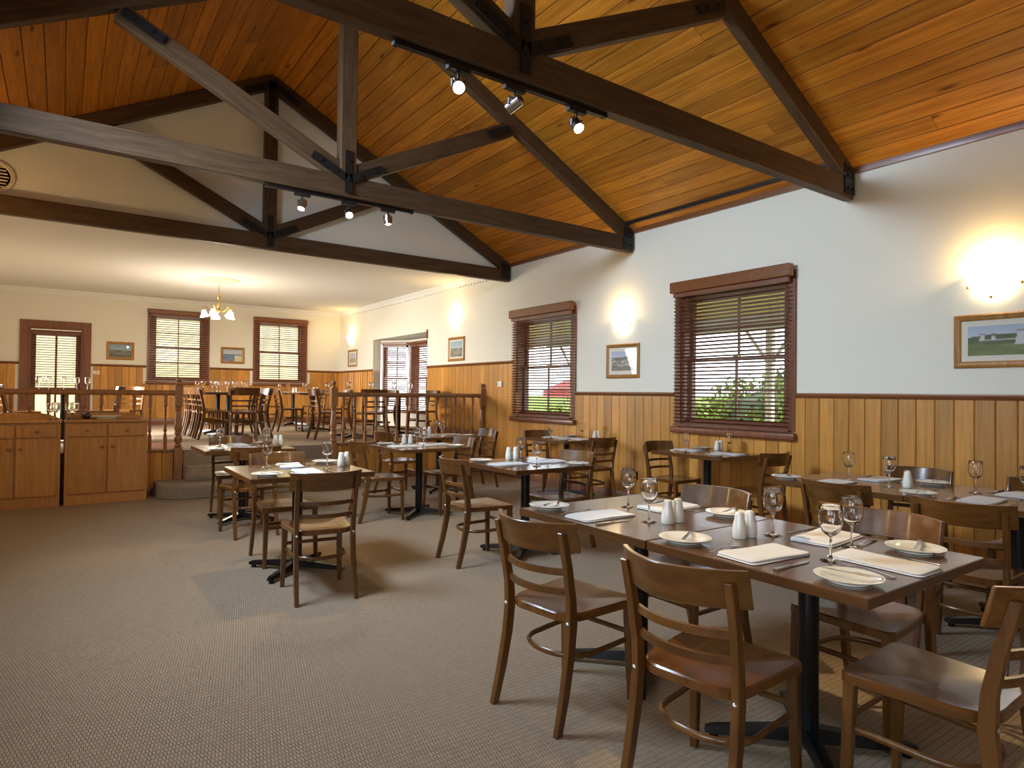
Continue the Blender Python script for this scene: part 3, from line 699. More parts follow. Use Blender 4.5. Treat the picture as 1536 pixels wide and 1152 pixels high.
# tableware meshes
GL = MB(); GL.lathe([(0, 0), (.0365, .0), (.0368, .0012), (.02, .005), (.008, .010), (.0045, .02), (.004, .05), (.0042, .082), (.007, .088), (.018, .094), (.030, .106), (.039, .127), (.0415, .150), (.040, .175), (.0365, .198), (.0355, .200), (.0345, .198), (.038, .175), (.0395, .150), (.037, .128), (.028, .109), (.016, .098), (0, .094)], 20)
GLM = GL.mesh('wine_glass', M_GLASS, smooth=60)
PLM = oval(1, 1, [(0, .004), (.055, .004), (.058, 0), (.064, 0), (.066, .006), (.102, .018), (.104, .0205), (.100, .0215), (.068, .011), (.06, .0085), (0, .0085)], 'side_plate', M_CHINA)
SH = MB(); SH.lathe([(0, 0), (.026, 0), (.029, .006), (.0295, .03), (.026, .06), (.0205, .082), (.0195, .098), (.0165, .107), (.008, .110), (0, .1105)], 16); SHM = SH.mesh('shaker', M_CHINA, smooth=60)
NK = MB()
def napkin_mesh(seed):
    """folded cloth: two soft slabs with rounded fold edges, the upper a little turned"""
    rg = random.Random(seed); m = MB()
    for k in range(2):
        a, b = (.165, .088) if k == 0 else (.160, .084); r_ = rg.uniform(-.05, .05)*k; dx, dy = rg.uniform(-.006, .006)*k, rg.uniform(-.005, .005)*k; th = .0042; zb = k*.0042
        c, s_ = math.cos(r_), math.sin(r_); n_ = 40; out = []
        for i in range(n_):
            t = 2*math.pi*i/n_; ct, sn = math.cos(t), math.sin(t); q = .16
            out.append((a*math.copysign(abs(ct)**q, ct), b*math.copysign(abs(sn)**q, sn)))
        rings = [(.975, 0), (.995, .25), (1, .5), (.992, .8), (.965, 1), (.75, 1.12), (.4, 1.2), (.05, 1.22)]
        vs = []
        for f, z in rings:
            for (x, y) in out:
                x, y = x*f, y*f; w_ = (.0022*math.sin(22*x+seed*1.7+9*y)+.0016*math.sin(31*y-seed))*min(1, z)*k
                vs.append((c*x-s_*y+dx, s_*x+c*y+dy, zb+th*z+w_+.0015*k))
        fs = [tuple(range(n_))[::-1]]
        for i in range(len(rings)-1):
            for j in range(n_): fs.append((i*n_+j, i*n_+(j+1) % n_, (i+1)*n_+(j+1) % n_, (i+1)*n_+j))
        fs.append(tuple((len(rings)-1)*n_+j for j in range(n_))); m.add(vs, fs)
    return m.mesh('napkin', M_NAPKIN, smooth=60)
NKM = [napkin_mesh(i) for i in range(4)]
def flat(secs):
    m = MB(); m.sweep([[(x, -w_, z), (x, w_, z), (x, w_, z+t), (x, -w_, z+t)] for x, w_, z, t in secs]); return m
FK = flat([(-.10, .008, .001, .003), (-.06, .006, .004, .003), (0, .0035, .009, .003), (.04, .0045, .006, .002), (.055, .011, .003, .002), (.062, .0115, .003, .002)])
for k in range(4):
    yy = -.0095+k*.0063; FK.sweep([[(x, yy-.0014, z), (x, yy+.0014, z), (x, yy+.0014, z+.0018), (x, yy-.0014, z+.0018)] for x, z in ((.06, .003), (.085, .002), (.105, .006))])
FKM = FK.mesh('fork', M_STEEL, smooth=40)
KN = flat([(-.105, .008, .0, .006), (-.10, .009, 0, .007), (-.02, .007, .0005, .006), (-.01, .005, .001, .005), (0, .008, .001, .0016), (.08, .0095, .001, .0014), (.105, .006, .001, .0012), (.113, .001, .001, .001)])
KNM = KN.mesh('knife', M_STEEL, smooth=40)
TZ = .761
def put(name, me, x, y, z, rz, label, cat, group, rot=None):
    o = link(name, me, loc=(x, y, z), rz=rz); 
    if rot: o.rotation_euler = rot
    return tag(o, label, cat, group)
def place(ex, ey, face, seat, td, zb=0.0, plate=True, glassat=(.335, -.21), jit=0, nap=(.20, 0.0)):
    """place setting: (ex,ey) table edge in front of the diner, face = unit vector the diner looks along; u into table, l to diner's left"""
    if zb == 0: ex, ey = ex*KT, ey*KT
    fx, fy = face; lx, ly = -fy, fx; a = math.atan2(fy, fx); z = zb+TZ; rg = random.Random(int(ex*100+ey*17))
    P = lambda u, l: (ex+fx*u+lx*l, ey+fy*u+ly*l)
    ja = lambda s: rg.uniform(-s, s)
    x, y = P(*nap); put('napkin', NKM[rg.randrange(4)], x, y, z, a+ja(.12), f'folded white napkin at the {seat} seat of {td}', 'napkin', 'folded napkins')
    x, y = P(.155, .135); put('fork', FKM, x, y, z, a+ja(.15), f'steel fork at the {seat} seat of {td}', 'fork', 'forks')
    x, y = P(.145, -.145); put('knife', KNM, x, y, z, a+ja(.1), f'steel dinner knife at the {seat} seat of {td}', 'knife', 'dinner knives')
    if plate:
        x, y = P(.125, .305); put('side_plate', PLM, x, y, z, ja(.3), f'cream side plate at the {seat} seat of {td}', 'plate', 'side plates')
        k = put('butter_knife', KNM, x+.01, y-.005, z+.0245, 0, f'butter knife on the {seat} plate of {td}', 'knife', 'butter knives')
        k.rotation_euler = (0, 0, a+.35+ja(.25)); k.scale = (.85, .85, .85)
    if glassat:
        x, y = P(*glassat); put('wine_glass', GLM, x, y, z, ja(3), f'stemmed wine glass at the {seat} seat of {td}', 'wine glass', 'wine glasses')
def shakers(x, y, td, zb=0.0, dx=.06, dy=0.0):
    if zb == 0: x, y = x*KT, y*KT
    put('salt_shaker', SHM, x, y, zb+TZ, 0, f'left cream ceramic shaker of the pair on {td}', 'shaker', 'ceramic shakers')
    put('pepper_shaker', SHM, x+dx, y+dy, zb+TZ, 1, f'right cream ceramic shaker of the pair on {td}', 'shaker', 'ceramic shakers')
PX, NX, PYv, NY = (1, 0), (-1, 0), (0, 1), (0, -1)

for x, y, lb in ((-.10, 9.10, 'leftmost wine glass of the cluster on the left sideboard'), (-.02-.03, 9.03, 'front wine glass of the cluster on the left sideboard'), (.075, 9.06, 'front wine glass of the cluster on the right sideboard'), (.135, 9.15, 'wine glass nearest the platter on the right sideboard')):
    put('wine_glass', GLM, x, y, .985, 0, lb, 'wine glass', 'glasses on the sideboards')
# nearest pair of tables
A1, A2 = 'the nearest table', 'the table joined behind the nearest one'
table(2.01, 2.92, .96, 1.862, 'nearest walnut pedestal table, set for three, at lower right'); table(2.01, 2.92, 1.868, 2.77, 'walnut pedestal table joined behind the nearest table')
place(2.01, 1.45, PX, 'aisle-side', A1, glassat=(.335, -.18)); place(2.92, 1.47, NX, 'wall-side', A1, glassat=(.34, -.16)); place(2.46, .96, PYv, 'near-end', A1, glassat=(.355, -.17), nap=(.17, -.02))
place(2.01, 2.36, PX, 'aisle-side', A2, glassat=(.30, -.22)); place(2.92, 2.35, NX, 'wall-side', A2, glassat=(.38, -.12))
shakers(2.39, 1.68, A1, dx=.065, dy=-.005); shakers(2.37, 2.06, A2, dx=.07, dy=0)
chair(1.85, 1.39, -82, 'walnut chair in the foreground pulled to the aisle side of the nearest table')
chair(1.865, 2.18, -82, 'walnut chair left of the foreground one, facing the second joined table')
chair(2.80, 1.365, 90, 'walnut chair pushed under the wall side of the nearest table')
chair(2.75, 2.245, 90, 'walnut chair on the wall side of the second joined table')
chair(2.325, .90, 2, 'walnut chair at bottom right corner with sheen on its seat')
# wall-side pair
B1, B2 = 'the far table of the wall-side pair', 'the near table of the wall-side pair'
table(4.30, 5.20, 1.853, 2.75, 'far table of the walnut pair standing along the wainscot'); table(4.30, 5.20, .95, 1.847, 'near table of the walnut pair cut by the right picture edge')
place(4.30, 2.40, PX, 'aisle-side', B1, glassat=(.34, -.30)); place(5.20, 2.30, NX, 'wall-side', B1, glassat=(.42, -.12))
place(4.30, 1.50, PX, 'aisle-side', B2, glassat=(.46, -.14)); place(5.20, 1.45, NX, 'wall-side', B2, glassat=(.32, -.2))
shakers(4.72, 2.0, B1, dx=.056, dy=.03)
chair(4.12, 2.05, -95, 'walnut chair at aisle side of the far table along the wainscot')
chair(3.97, 1.37, -82, 'walnut chair at aisle side of the wall-side pair, by the right edge')
chair(4.95, 2.12, 90, 'walnut chair between far wall-side table and the wainscot')
chair(4.95, 1.35, 90, 'walnut chair between near wall-side table and the wainscot')
# window tables
Ct, Dt = 'the table under the larger window', 'the table under the window by the railing'
table(5.33, 6.10, 3.96, 4.88, 'walnut table standing under the larger right-hand window')
place(5.72, 3.96, PYv, 'near', Ct); place(5.72, 4.88, NY, 'far', Ct); shakers(5.98, 4.50, Ct, dx=.065)
chair(5.42, 3.66, 0, 'walnut chair with its back to the camera at the larger window table'); chair(5.48, 4.68, 180, 'walnut chair facing the camera at the larger window table')
table(5.33, 6.10, 6.36, 7.20, 'walnut table standing under the window by the railing')
place(5.72, 6.36, PYv, 'near', Dt); place(5.72, 7.20, NY, 'far', Dt); shakers(5.98, 6.50, Dt, dx=.065)
chair(5.38, 5.92, 0, 'walnut chair with its back to the camera at the table by the railing window'); chair(5.50, 6.96, 180, 'walnut chair facing the camera at the table by the railing window')
# middle tables
Et, Ft, F2t = 'the lone table in mid-room', 'the table before the right railing', 'the table tucked beside the right railing'
table(2.94, 3.78, 4.10, 4.98, 'walnut table alone in mid-room, between joined pair and railing')
place(2.94, 4.50, PX, 'left', Et); place(3.78, 4.50, NX, 'right', Et); shakers(3.40, 4.86, Et, dx=.06, dy=-.02)
chair(2.80, 4.42, -94, 'walnut chair at the left of the lone mid-room table'); chair(3.60, 4.39, 90, 'walnut chair at the right of the lone mid-room table')
table(2.95, 3.80, 6.18, 7.06, 'walnut table standing in front of the right railing')
place(2.95, 6.58, PX, 'left', Ft); place(3.80, 6.62, NX, 'right', Ft); shakers(3.34, 6.95, Ft, dx=.07, dy=-.02)
chair(2.80, 6.42, -93, 'walnut chair at the left of the table before the right railing'); chair(3.62, 6.40, 90, 'walnut chair at the right of the table before the right railing')
table(4.02, 4.86, 7.68, 8.52, 'walnut table tucked close beside the right railing')
place(4.02, 8.1, PX, 'left', F2t, plate=False); place(4.86, 8.1, NX, 'right', F2t); shakers(4.36, 8.38, F2t, dx=.07)
chair(3.70, 7.83, -90, 'walnut chair at the left of the table tucked by the railing'); chair(4.88, 7.83, 90, 'walnut chair at the right of the table tucked by the railing')
# left row
Gt, Ht = 'the front table of the left row', 'the rear table of the left row'
table(1.07, 1.98, 4.62, 5.50, 'walnut table at the front of the left row, nearest the open carpet')
place(1.53, 4.62, PYv, 'near', Gt, glassat=(.34, -.19)); place(1.53, 5.50, NY, 'far', Gt, glassat=(.22, -.18)); shakers(1.88, 5.08, Gt, dx=.056, dy=.03)
chair(1.44, 4.30, -6, 'walnut chair with its back to us at the front of the left row'); chair(1.475, 5.24, 180, 'walnut chair tucked under the front table of the left row, facing us')
table(1.17, 2.06, 6.90, 7.78, 'walnut table at the back of the left row, before the steps')
place(1.62, 6.90, PYv, 'near', Ht); place(1.62, 7.78, NY, 'far', Ht); shakers(1.98, 7.42, Ht, dx=.058, dy=.02)
chair(1.47, 6.42, 4, 'walnut chair with its back to us at the table before the steps'); chair(1.56, 7.44, 180, 'walnut chair facing us at the table before the steps')
# raised room
table(1.93, 2.73, 11.25, 12.145, 'near half of the long upstairs table crowded with glasses', ZP); table(1.93, 2.73, 12.15, 13.05, 'far half of the long upstairs table crowded with glasses', ZP)
for k in range(4): chair(2.05, 11.27+.5*k, -90+random.uniform(-4, 4), ['nearest', 'second', 'third', 'farthest'][k] + ' chair in the row left of the long upstairs table', ZP)
for k in range(3): chair(2.61, 11.22+.5*k, 90+random.uniform(-4, 4), ['nearest', 'middle', 'farthest'][k] + ' chair in the row right of the long upstairs table', ZP)
chair(2.36, 10.74, -10, 'walnut chair at the near end of the long upstairs table', ZP)
rg = random.Random(3)
ORD = ['leftmost', 'second from left', 'third from left', 'fourth from left', 'fifth from left', 'sixth from left', 'seventh from left', 'eighth from left', 'ninth from left', 'tenth from left', 'second from right', 'rightmost']
for k, (x, y) in enumerate(sorted(((2.02, 12.85), (2.10, 12.72), (2.18, 12.3), (2.22, 12.1), (2.30, 12.25), (2.36, 12.0), (2.40, 12.15), (2.46, 11.9), (2.52, 12.05), (2.58, 11.75), (2.65, 11.9), (2.3, 12.6)), key=lambda p: p[0]/p[1])):
    put('wine_glass', GLM, x, y, ZP+TZ, 0, ORD[k] + ' of the dozen wine glasses on the long upstairs table', 'wine glass', 'glasses on the long upstairs table')
Ut = {'b': 'the upstairs table below the corner window', 'c': 'the upstairs table seen beside the middle newel', 'd': 'the upstairs table behind the right railing', 'e': 'the upstairs table in front of the bay window', 'f': 'the upstairs table before the glazed door'}
for key, (cx_, cy_) in dict(b=(4.35, 14.9), c=(4.12, 12.75), d=(4.12, 10.55), e=(5.05, 10.75), f=(.02, 11.6)).items():
    table(cx_-.4, cx_+.4, cy_-.4, cy_+.4, 'walnut table: ' + Ut[key].replace('the ', '', 1), ZP)
    for s, nm in ((-1, 'left'), (1, 'right')):
        if key == 'e' and s < 0: continue
        chair(cx_+s*.47, cy_-.02, -90 if s < 0 else 90, f'walnut chair at the {nm} of {Ut[key]}', ZP)
        if key == 'd': chair(cx_+s*.02+.02, cy_-.55+0*s, 0, f'walnut chair at the near side of {Ut[key]}', ZP) if s > 0 else None
    pts = {'b': ((-.28, .1), (-.1, .05), (.3, -.1)), 'c': ((-.15, .1), (.25, -.1)), 'd': ((-.02, .2), (.30, .0)), 'e': ((-.1, 0), (.25, .05)), 'f': ((-.30, .1), (-.18, 0), (.0, .1), (.16, .0), (.3, .1))}[key]
    lr = {2: ('left', 'right'), 3: ('left', 'middle', 'right'), 5: ('leftmost', 'second from left', 'middle', 'second from right', 'rightmost')}
    for j, (dx, dy) in enumerate(pts):
        put('wine_glass', GLM, cx_+dx, cy_+dy, ZP+TZ, 0, f'{lr[len(pts)][j]} wine glass on {Ut[key]}', 'wine glass', 'glasses on ' + Ut[key])
    if key in 'bc': shakers(cx_-.05, cy_-.2, Ut[key], ZP)
    if key != 'f': put('napkin', NKM[1], cx_-.2, cy_-.05, ZP+TZ, 0, f'folded white napkin on {Ut[key]}', 'napkin', 'folded napkins')
chair(-.62, 10.75, -60, 'walnut chair upstairs at the far left behind the railing', ZP)
chair(.85, 12.3, 150, 'walnut chair upstairs angled against the wainscot by the door', ZP)

# ------------------------------------------------------------------ wall lights
def sconce(y, z, label, s=1.0, pw=8, left=False):
    e = tag(empty('wall_sconce', (LX if left else WX, y, z), math.pi/2 if left else -math.pi/2), label, 'wall light', 'glass wall sconces')
    prof = [(0.012, -.12), (.05, -.115), (.10, -.085), (.145, -.03), (.172, .04), (.182, .10), (.176, .10), (.165, .04), (.138, -.026), (.095, -.077), (.05, -.105), (.01, -.11)]
    m = MB(); m.lathe(prof, 20, (0, 0, 0), math.pi, 2*math.pi, sx=s, sy=s*.72); link('shade', m.mesh('sconce_shade', M_SCONCE, smooth=60), e)
    m = MB(); m.box(-.05, .05, -.018, 0, -.05, .05); m.tube([(0, -.018, 0), (0, -.06, 0), (0, -.07, .03)], .008, 8); link('bracket', m.mesh('sconce_bracket', M_BRASS), e)
    for a in (math.pi*1.04, 1.5*math.pi, math.pi*1.96):
        r_ = .165 if a != 1.5*math.pi else .105; zz = .0 if a != 1.5*math.pi else -.1
        m = MB(); m.lathe([(0, -.012), (.010, -.010), (.013, 0), (.009, .010), (0, .012)], 10); link('clip', m.mesh('sconce_clip', M_BRASS, smooth=60), e, loc=(r_*math.cos(a)*s, r_*math.sin(a)*s*.72-.004, zz))
    l = bpy.data.lights.new('sconce_lamp', 'POINT'); l.energy = pw; l.color = (1, .66, .27); l.shadow_soft_size = .05
    lo = bpy.data.objects.new('sconce_lamp', l); COL.objects.link(lo); lo.parent = e; lo.location = (0, -.085, .16)
    return e
sconce(1.91, 2.25, 'glowing glass wall sconce above the large framed picture', 1.08, 13)
sconce(1.91, 2.25, 'glass wall sconce on the left wall, out of frame near the camera', 1.0, 14, True); sconce(7.4, 2.26, 'glass wall sconce on the left wall, out of frame before the railing', 1.0, 30, True)
sconce(5.99, 2.26, 'glowing glass wall sconce between the two right-hand windows')
sconce(10.34, 2.66, 'glowing glass wall sconce right of the bay window')
sconce(15.58, 2.66, 'glowing glass wall sconce in the far corner, left of the bay')

# ------------------------------------------------------------------ pictures
def hsh(i, j): return (math.sin(i*12.9898+j*78.233)*43758.5453) % 1
def vn(x, y):
    i, j = math.floor(x), math.floor(y); f, g = x-i, y-j; f = f*f*(3-2*f); g = g*g*(3-2*g)
    return (hsh(i, j)*(1-f)+hsh(i+1, j)*f)*(1-g) + (hsh(i, j+1)*(1-f)+hsh(i+1, j+1)*f)*g
def lerp(a, b, t): return tuple(p+(q-p)*t for p, q in zip(a, b))
def paint(kind, u, v):
    n1 = vn(u*9, v*9)*.6+vn(u*23, v*23)*.4
    if kind == 'panorama':        # white round towers with red caps among hedges
        hz = .62+.12*vn(u*5, 1.3)
        c = lerp((.40, .48, .62), (.55, .60, .68), (1-v)*2) if v > hz else lerp((.045, .075, .045), (.16, .19, .07), n1)
        if v < .35+.2*vn(u*3, 7): c = lerp((.10, .14, .04), (.24, .28, .10), n1)
        if .48 < v < .55 and .12 < u < .9: c = (.45, .46, .45)
        for (x, w_, b, t_) in ((.12, .02, .48, .68), (.21, .015, .5, .68), (.42, .035, .35, .76), (.60, .032, .36, .76), (.83, .03, .38, .74)):
            ww = w_*(1.25-.6*(v-b)/(t_-b))
            if abs(u-x) < ww and b < v < t_: c = (.60, .60, .60)
            if abs(u-x) < w_*1.1 and t_ < v < t_+.06: c = (.32, .20, .17)
        return c
    if kind == 'town':
        if v > .68+.05*vn(u*6, 2): return lerp((.42, .50, .66), (.58, .64, .72), (1-v)*2.5)
        c = lerp((.10, .12, .08), (.30, .28, .24), n1)
        if .22 < v < .62 and vn(u*26, v*22) > .6: c = (.56, .53, .50)
        return c
    if kind == 'harbour':
        if v > .55: return lerp((.22, .38, .52), (.42, .52, .58), (1-v)*2)
        return lerp((.06, .09, .08), (.35, .33, .26), n1 if v > .2 else n1*.5)
    if kind == 'coast':
        if v > .6: return lerp((.45, .52, .6), (.6, .62, .62), (1-v)*2)
        if u > .6 and v < .5: return lerp((.6, .48, .3), (.8, .72, .55), n1)
        return lerp((.08, .13, .24), (.24, .32, .42), n1)
    if v > .5: return lerp((.32, .42, .66), (.55, .62, .75), (1-v)*2)
    return lerp((.16, .22, .30), (.42, .38, .24), n1)
def vcol_mat():
    m, nt, N, L, b = mat('painted_print'); a = N.new('ShaderNodeAttribute'); a.attribute_name = 'Col'; L.new(a.outputs['Color'], b.inputs['Base Color']); b.inputs['Roughness'].default_value = .6; return m
M_PRINT = vcol_mat()
def picture(origin, rz, w_, h_, fr, mt_, kind, label, nx_=60):
    e = tag(empty('framed_picture', origin, rz), label, 'picture', 'framed pictures'); a, b = w_/2, h_/2
    m = MB()
    prof = [(0, 0), (0, -.016), (.25, -.026), (.5, -.02), (.75, -.017), (1, -.008), (1, 0)]
    cor = [(-1, -1), (1, -1), (1, 1), (-1, 1)]
    secs = [[((sx_*(a-p*fr)), y, (sz*(b-p*fr))) for p, y in prof] for sx_, sz in cor]
    n_ = len(prof); vs = [v for q in secs for v in q]; fs = []
    for i in range(4):
        for j in range(n_): k = (i+1) % 4; fs.append((i*n_+j, i*n_+(j+1) % n_, k*n_+(j+1) % n_, k*n_+j))
    m.add(vs, fs); link('frame', m.mesh('picture_frame', M_FRAME), e)
    a2, b2 = a-fr, b-fr
    m = MB(); m.box(-a2-.005, a2+.005, -.006, -.001, -b2-.005, b2+.005); link('mat_board', m.mesh('mat_board', M_MATB), e)
    a3, b3 = a2-mt_, b2-mt_; ny_ = max(8, int(nx_*b3/a3)); me = bpy.data.meshes.new('print')
    vs = [(-a3+2*a3*i/nx_, -.0065, -b3+2*b3*j/ny_) for j in range(ny_+1) for i in range(nx_+1)]
    fs = [(j*(nx_+1)+i, j*(nx_+1)+i+1, (j+1)*(nx_+1)+i+1, (j+1)*(nx_+1)+i) for j in range(ny_) for i in range(nx_)]
    me.from_pydata(vs, [], fs); ca = me.color_attributes.new('Col', 'FLOAT_COLOR', 'POINT')
    for j in range(ny_+1):
        for i in range(nx_+1): ca.data[j*(nx_+1)+i].color = (*paint(kind, i/nx_, j/ny_), 1)
    me.materials.append(M_PRINT); link('print', me, e)
    m = MB(); m.box(-a2, a2, -.010, -.009, -b2, b2); link('glass', m.mesh('picture_glass', M_PICGLASS), e)
    return e
picture((WX, 1.68, 1.815), -math.pi/2, 1.02, .43, .052, .045, 'panorama', 'wide pine-framed landscape of white towers under the nearest sconce', 90)
picture((WX, 5.99, 1.795), -math.pi/2, .60, .45, .048, .05, 'town', 'pine-framed town view under the sconce between two windows')
picture((WX, 10.31, 2.17), -math.pi/2, .60, .45, .05, .03, 'harbour', 'framed picture with window reflections right of the bay')
picture((WX, 15.50, 2.20), -math.pi/2, .60, .43, .05, .05, 'sea', 'small framed blue picture in the corner left of the bay')
picture((1.04, FY, 2.19), 0, .52, .39, .055, .0, 'harbour', 'dark-framed blue harbour picture right of the glazed door')
picture((3.345, FY, 2.19), 0, .53, .39, .055, .0, 'coast', 'framed coast picture between the two far windows')

# ------------------------------------------------------------------ small wall fittings
e = tag(empty('thermostat', (WX-.016, 8.81, 1.51), -math.pi/2), 'small white control box on the wainscot by the railing', 'switch')
m = MB(); m.box(-.06, .06, -.03, 0, -.045, .045); link('body', m.mesh('thermostat', M_WHITE, bevel=.005), e); m = MB(); m.box(-.05, -.02, -.034, -.03, -.02, .02); link('button', m.mesh('button', M_GREY), e)
e = tag(empty('light_switch', (.60, FY-.017, 1.70)), 'cream switch plate on the far wainscot beside the door', 'switch')
m = MB(); m.box(-.06, .06, -.01, 0, -.038, .038); link('plate', m.mesh('plate', M_CHINA, bevel=.003), e); m = MB(); m.box(-.012, .012, -.018, -.01, -.014, .014); link('rocker', m.mesh('rocker', M_BRASS), e)
e = tag(empty('power_outlet', (WX-.016, 5.72, .33), -math.pi/2), 'black power outlet low on the wainscot between windows', 'outlet')
m = MB(); m.box(-.03, .03, -.012, 0, -.055, .055); link('plate', m.mesh('outlet', M_BLACK, bevel=.003), e); m = MB(); m.box(-.012, .012, -.016, -.012, -.03, -.01); link('socket', m.mesh('socket', M_IRON), e)
e = tag(empty('wall_vent', (-.62, GY, 3.60)), 'round cream vent on the gable at the left edge', 'vent')
m = MB(); m.lathe([(.17, 0), (.17, .02), (.14, .028), (.13, .012), (.13, 0)], 32); link('rim', m.mesh('vent_rim', M_PLASTER, smooth=40), e, rot=(math.pi/2, 0, 0))
m = MB(); m.lathe([(0, .004), (.13, .004)], 32); link('grille', m.mesh('vent_grille', plain('vent_shadow', (.35, .3, .2), .8)), e, rot=(math.pi/2, 0, 0))
for k in range(7):
    m = MB(); m.box(-.115+abs(k-3)*.012, .115-abs(k-3)*.012, -.014, -.004, -.105+k*.035-.006, -.105+k*.035+.006); link('louvre', m.mesh('louvre', M_PLASTER), e)

# ------------------------------------------------------------------ track spotlights on the trusses
def track(y, x0, x1, heads, label, hl):
    e = tag(empty('lighting_track', ((x0+x1)/2, y+.045, 3.185)), label, 'track'); h = (x1-x0)/2
    m = MB(); m.box(-h, h, -.017, .017, -.03, 0); link('rail', m.mesh('track_rail', M_BLACK), e)
    for a_ in (-h-.03, h): m = MB(); m.box(a_, a_+.03, -.019, .019, -.032, 0); link('end_cap', m.mesh('track_end', M_IRON), e)
    for (x, tgt, pw, lab, em) in heads:
        s = tag(empty('spotlight', (x, y+.045, 3.155)), lab, 'spotlight', 'track spotlights')
        m = MB(); m.box(-.07, .07, -.018, .018, -.028, 0); m.lathe([(.008, -.075), (.008, -.028)], 8); link('adapter', m.mesh('spot_adapter', M_IRON), s)
        d_ = (Vector(tgt)-Vector((x, y+.045, 3.05))).normalized(); q = d_.to_track_quat('-Z', 'Y').to_euler()
        m = MB()
        for sx_ in (-1, 1): m.box(sx_*.040-.003, sx_*.040+.003, -.008, .008, -.115, -.068)
        m.box(-.043, .043, -.008, .008, -.075, -.068); link('yoke', m.mesh('spot_yoke', M_CHROME), s)
        m = MB(); m.lathe([(0, .055), (.022, .055), (.034, .045), (.036, -.045), (.033, -.045), (.031, -.03), (0, -.03)], 18); hd = link('head', m.mesh('spot_head', M_CHROME, smooth=35), s, loc=(0, 0, -.105), rot=q)
        m = MB(); m.lathe([(0, -.036), (.020, -.036), (.029, -.032), (.029, -.030), (0, -.030)], 16); link('bulb', m.mesh('spot_bulb', M_BULB), hd)
        l = bpy.data.lights.new('spot_lamp', 'SPOT'); l.energy = pw; l.color = (1, .74, .40); l.spot_size = rad(56); l.spot_blend = .6; l.shadow_soft_size = .03
        lo = bpy.data.objects.new('spot_lamp', l); COL.objects.link(lo); lo.parent = hd; lo.location = (0, 0, -.05)
track(3.0, 1.40, 2.84, ((1.76, (.5, .2, .6), 60, 'bright spotlight on the near truss shining at the camera', 1), (2.14, (-.1, 9.0, .6), 130, 'middle silver spotlight on the near truss, turned aside', 1), (2.62, (2.42, .74, .45), 170, 'right silver spotlight on the near truss, tipped down right', 1)), 'black lighting track under the near truss chord', '')
track(5.8, 1.46, 2.84, ((1.76, (.9, 5.2, .4), 60, 'left spotlight on the middle truss', 1), (2.20, (1.6, 2.8, .2), 60, 'middle spotlight on the middle truss shining at the camera', 1), (2.60, (2.8, 5.6, .3), 60, 'right spotlight on the middle truss', 1)), 'black lighting track under the middle truss chord', '')

# ------------------------------------------------------------------ chandelier
ch = tag(empty('chandelier', (2.38, 12.95, CZ)), 'glowing brass chandelier with frosted bell shades on plaster rose', 'chandelier')
m = MB(); prof = [(0, -.07), (.03, -.065), (.05, -.03), (.12, -.024), (.2, -.02), (.28, -.022), (.30, -.012), (.34, -.016), (.36, 0)]
m.lathe(prof, 32); link('ceiling_rose', m.mesh('ceiling_rose', M_PLASTER, smooth=40), ch)
m = MB(); m.lathe([(.006, -.42), (.006, -.05)], 8); m.lathe([(0, -.62), (.02, -.60), (.035, -.57), (.02, -.53), (.03, -.50), (.04, -.47), (.02, -.44), (.012, -.40), (.03, -.33), (.035, -.30), (.015, -.27), (.008, -.25)], 14); link('stem', m.mesh('chandelier_stem', M_BRASS, smooth=50), ch)
for k in range(5):
    a = 2*math.pi*k/5+.35; c, s = math.cos(a), math.sin(a)
    m = MB(); m.tube([(c*r_, s*r_, z) for r_, z in ((.02, -.55), (.08, -.60), (.15, -.58), (.20, -.52), (.245, -.50), (.26, -.54), (.26, -.58))], .008, 6); arm = link('arm', m.mesh('chandelier_arm', M_BRASS, smooth=60), ch)
    m = MB(); m.lathe([(.022, 0), (.03, -.015), (.045, -.05), (.06, -.09), (.085, -.125), (.082, -.127), (.056, -.09), (.04, -.05), (.02, -.008)], 16); link('shade', m.mesh('chandelier_shade', M_SHADE, smooth=60), arm, loc=(c*.26, s*.26, -.575), rot=(rad(12)*-s, rad(12)*c, 0))
l = bpy.data.lights.new('chandelier_lamp', 'POINT'); l.energy = 70; l.color = (1, .86, .66); l.shadow_soft_size = .3
lo = bpy.data.objects.new('chandelier_lamp', l); COL.objects.link(lo); lo.parent = ch; lo.location = (0, 0, -1.05)

# ------------------------------------------------------------------ outside
m = MB(); m.box(-500, 600, -500, 600, -.6, -.5); tag(link('ground', m.mesh('ground', M_GRASS)), 'sunny green lawn outside the windows', kind='structure')
m = MB(); m.box(WX+.2, 9.0, -4, 10.9, -.2, -.05); m.box(-4, 9.5, FY+.2, 20.5, -.5, ZP-.08); m.box(WX+1, 13, 10.9, 20.5, -.5, -.35); m.prism([(WX+1, 20.5), (13, 20.5), (180, 295), (WX+1, 295)], 'z', -.5, -.35); tag(link('floor_veranda', m.mesh('veranda_floor', M_CONC)), 'pale paved veranda outside', kind='structure')
m = MB(); m.prism([(WX+.2, 3.10), (9.0, 2.62), (9.0, 2.68), (WX+.2, 3.16)], 'y', -4, 12.9); m2 = tag(link('roof_veranda', m.mesh('veranda_roof', M_LINING)), 'olive lined veranda roof outside the right windows', kind='structure')
m = MB(); m.box(8.86, 9.0, -4, 12.9, 2.40, 2.62); tag(link('trim_%d' % n, m.mesh('veranda_beam', M_TAUPE)), 'taupe veranda beam outside', kind='structure'); n += 1
def post(y, label):
    e = tag(empty('veranda_post', (8.93, y, -.05)), label, 'post', 'veranda posts')
    m = MB(); m.box(-.05, .05, -.05, .05, 0, 2.45); link('shaft', m.mesh('post_shaft', M_TRUNK), e)
    for s in (-1, 1):
        m = MB(); m.tube([(0, s*.05, 1.95), (0, s*.42, 2.44)], .03, 6); link('brace', m.mesh('post_brace', M_TRUNK), e)
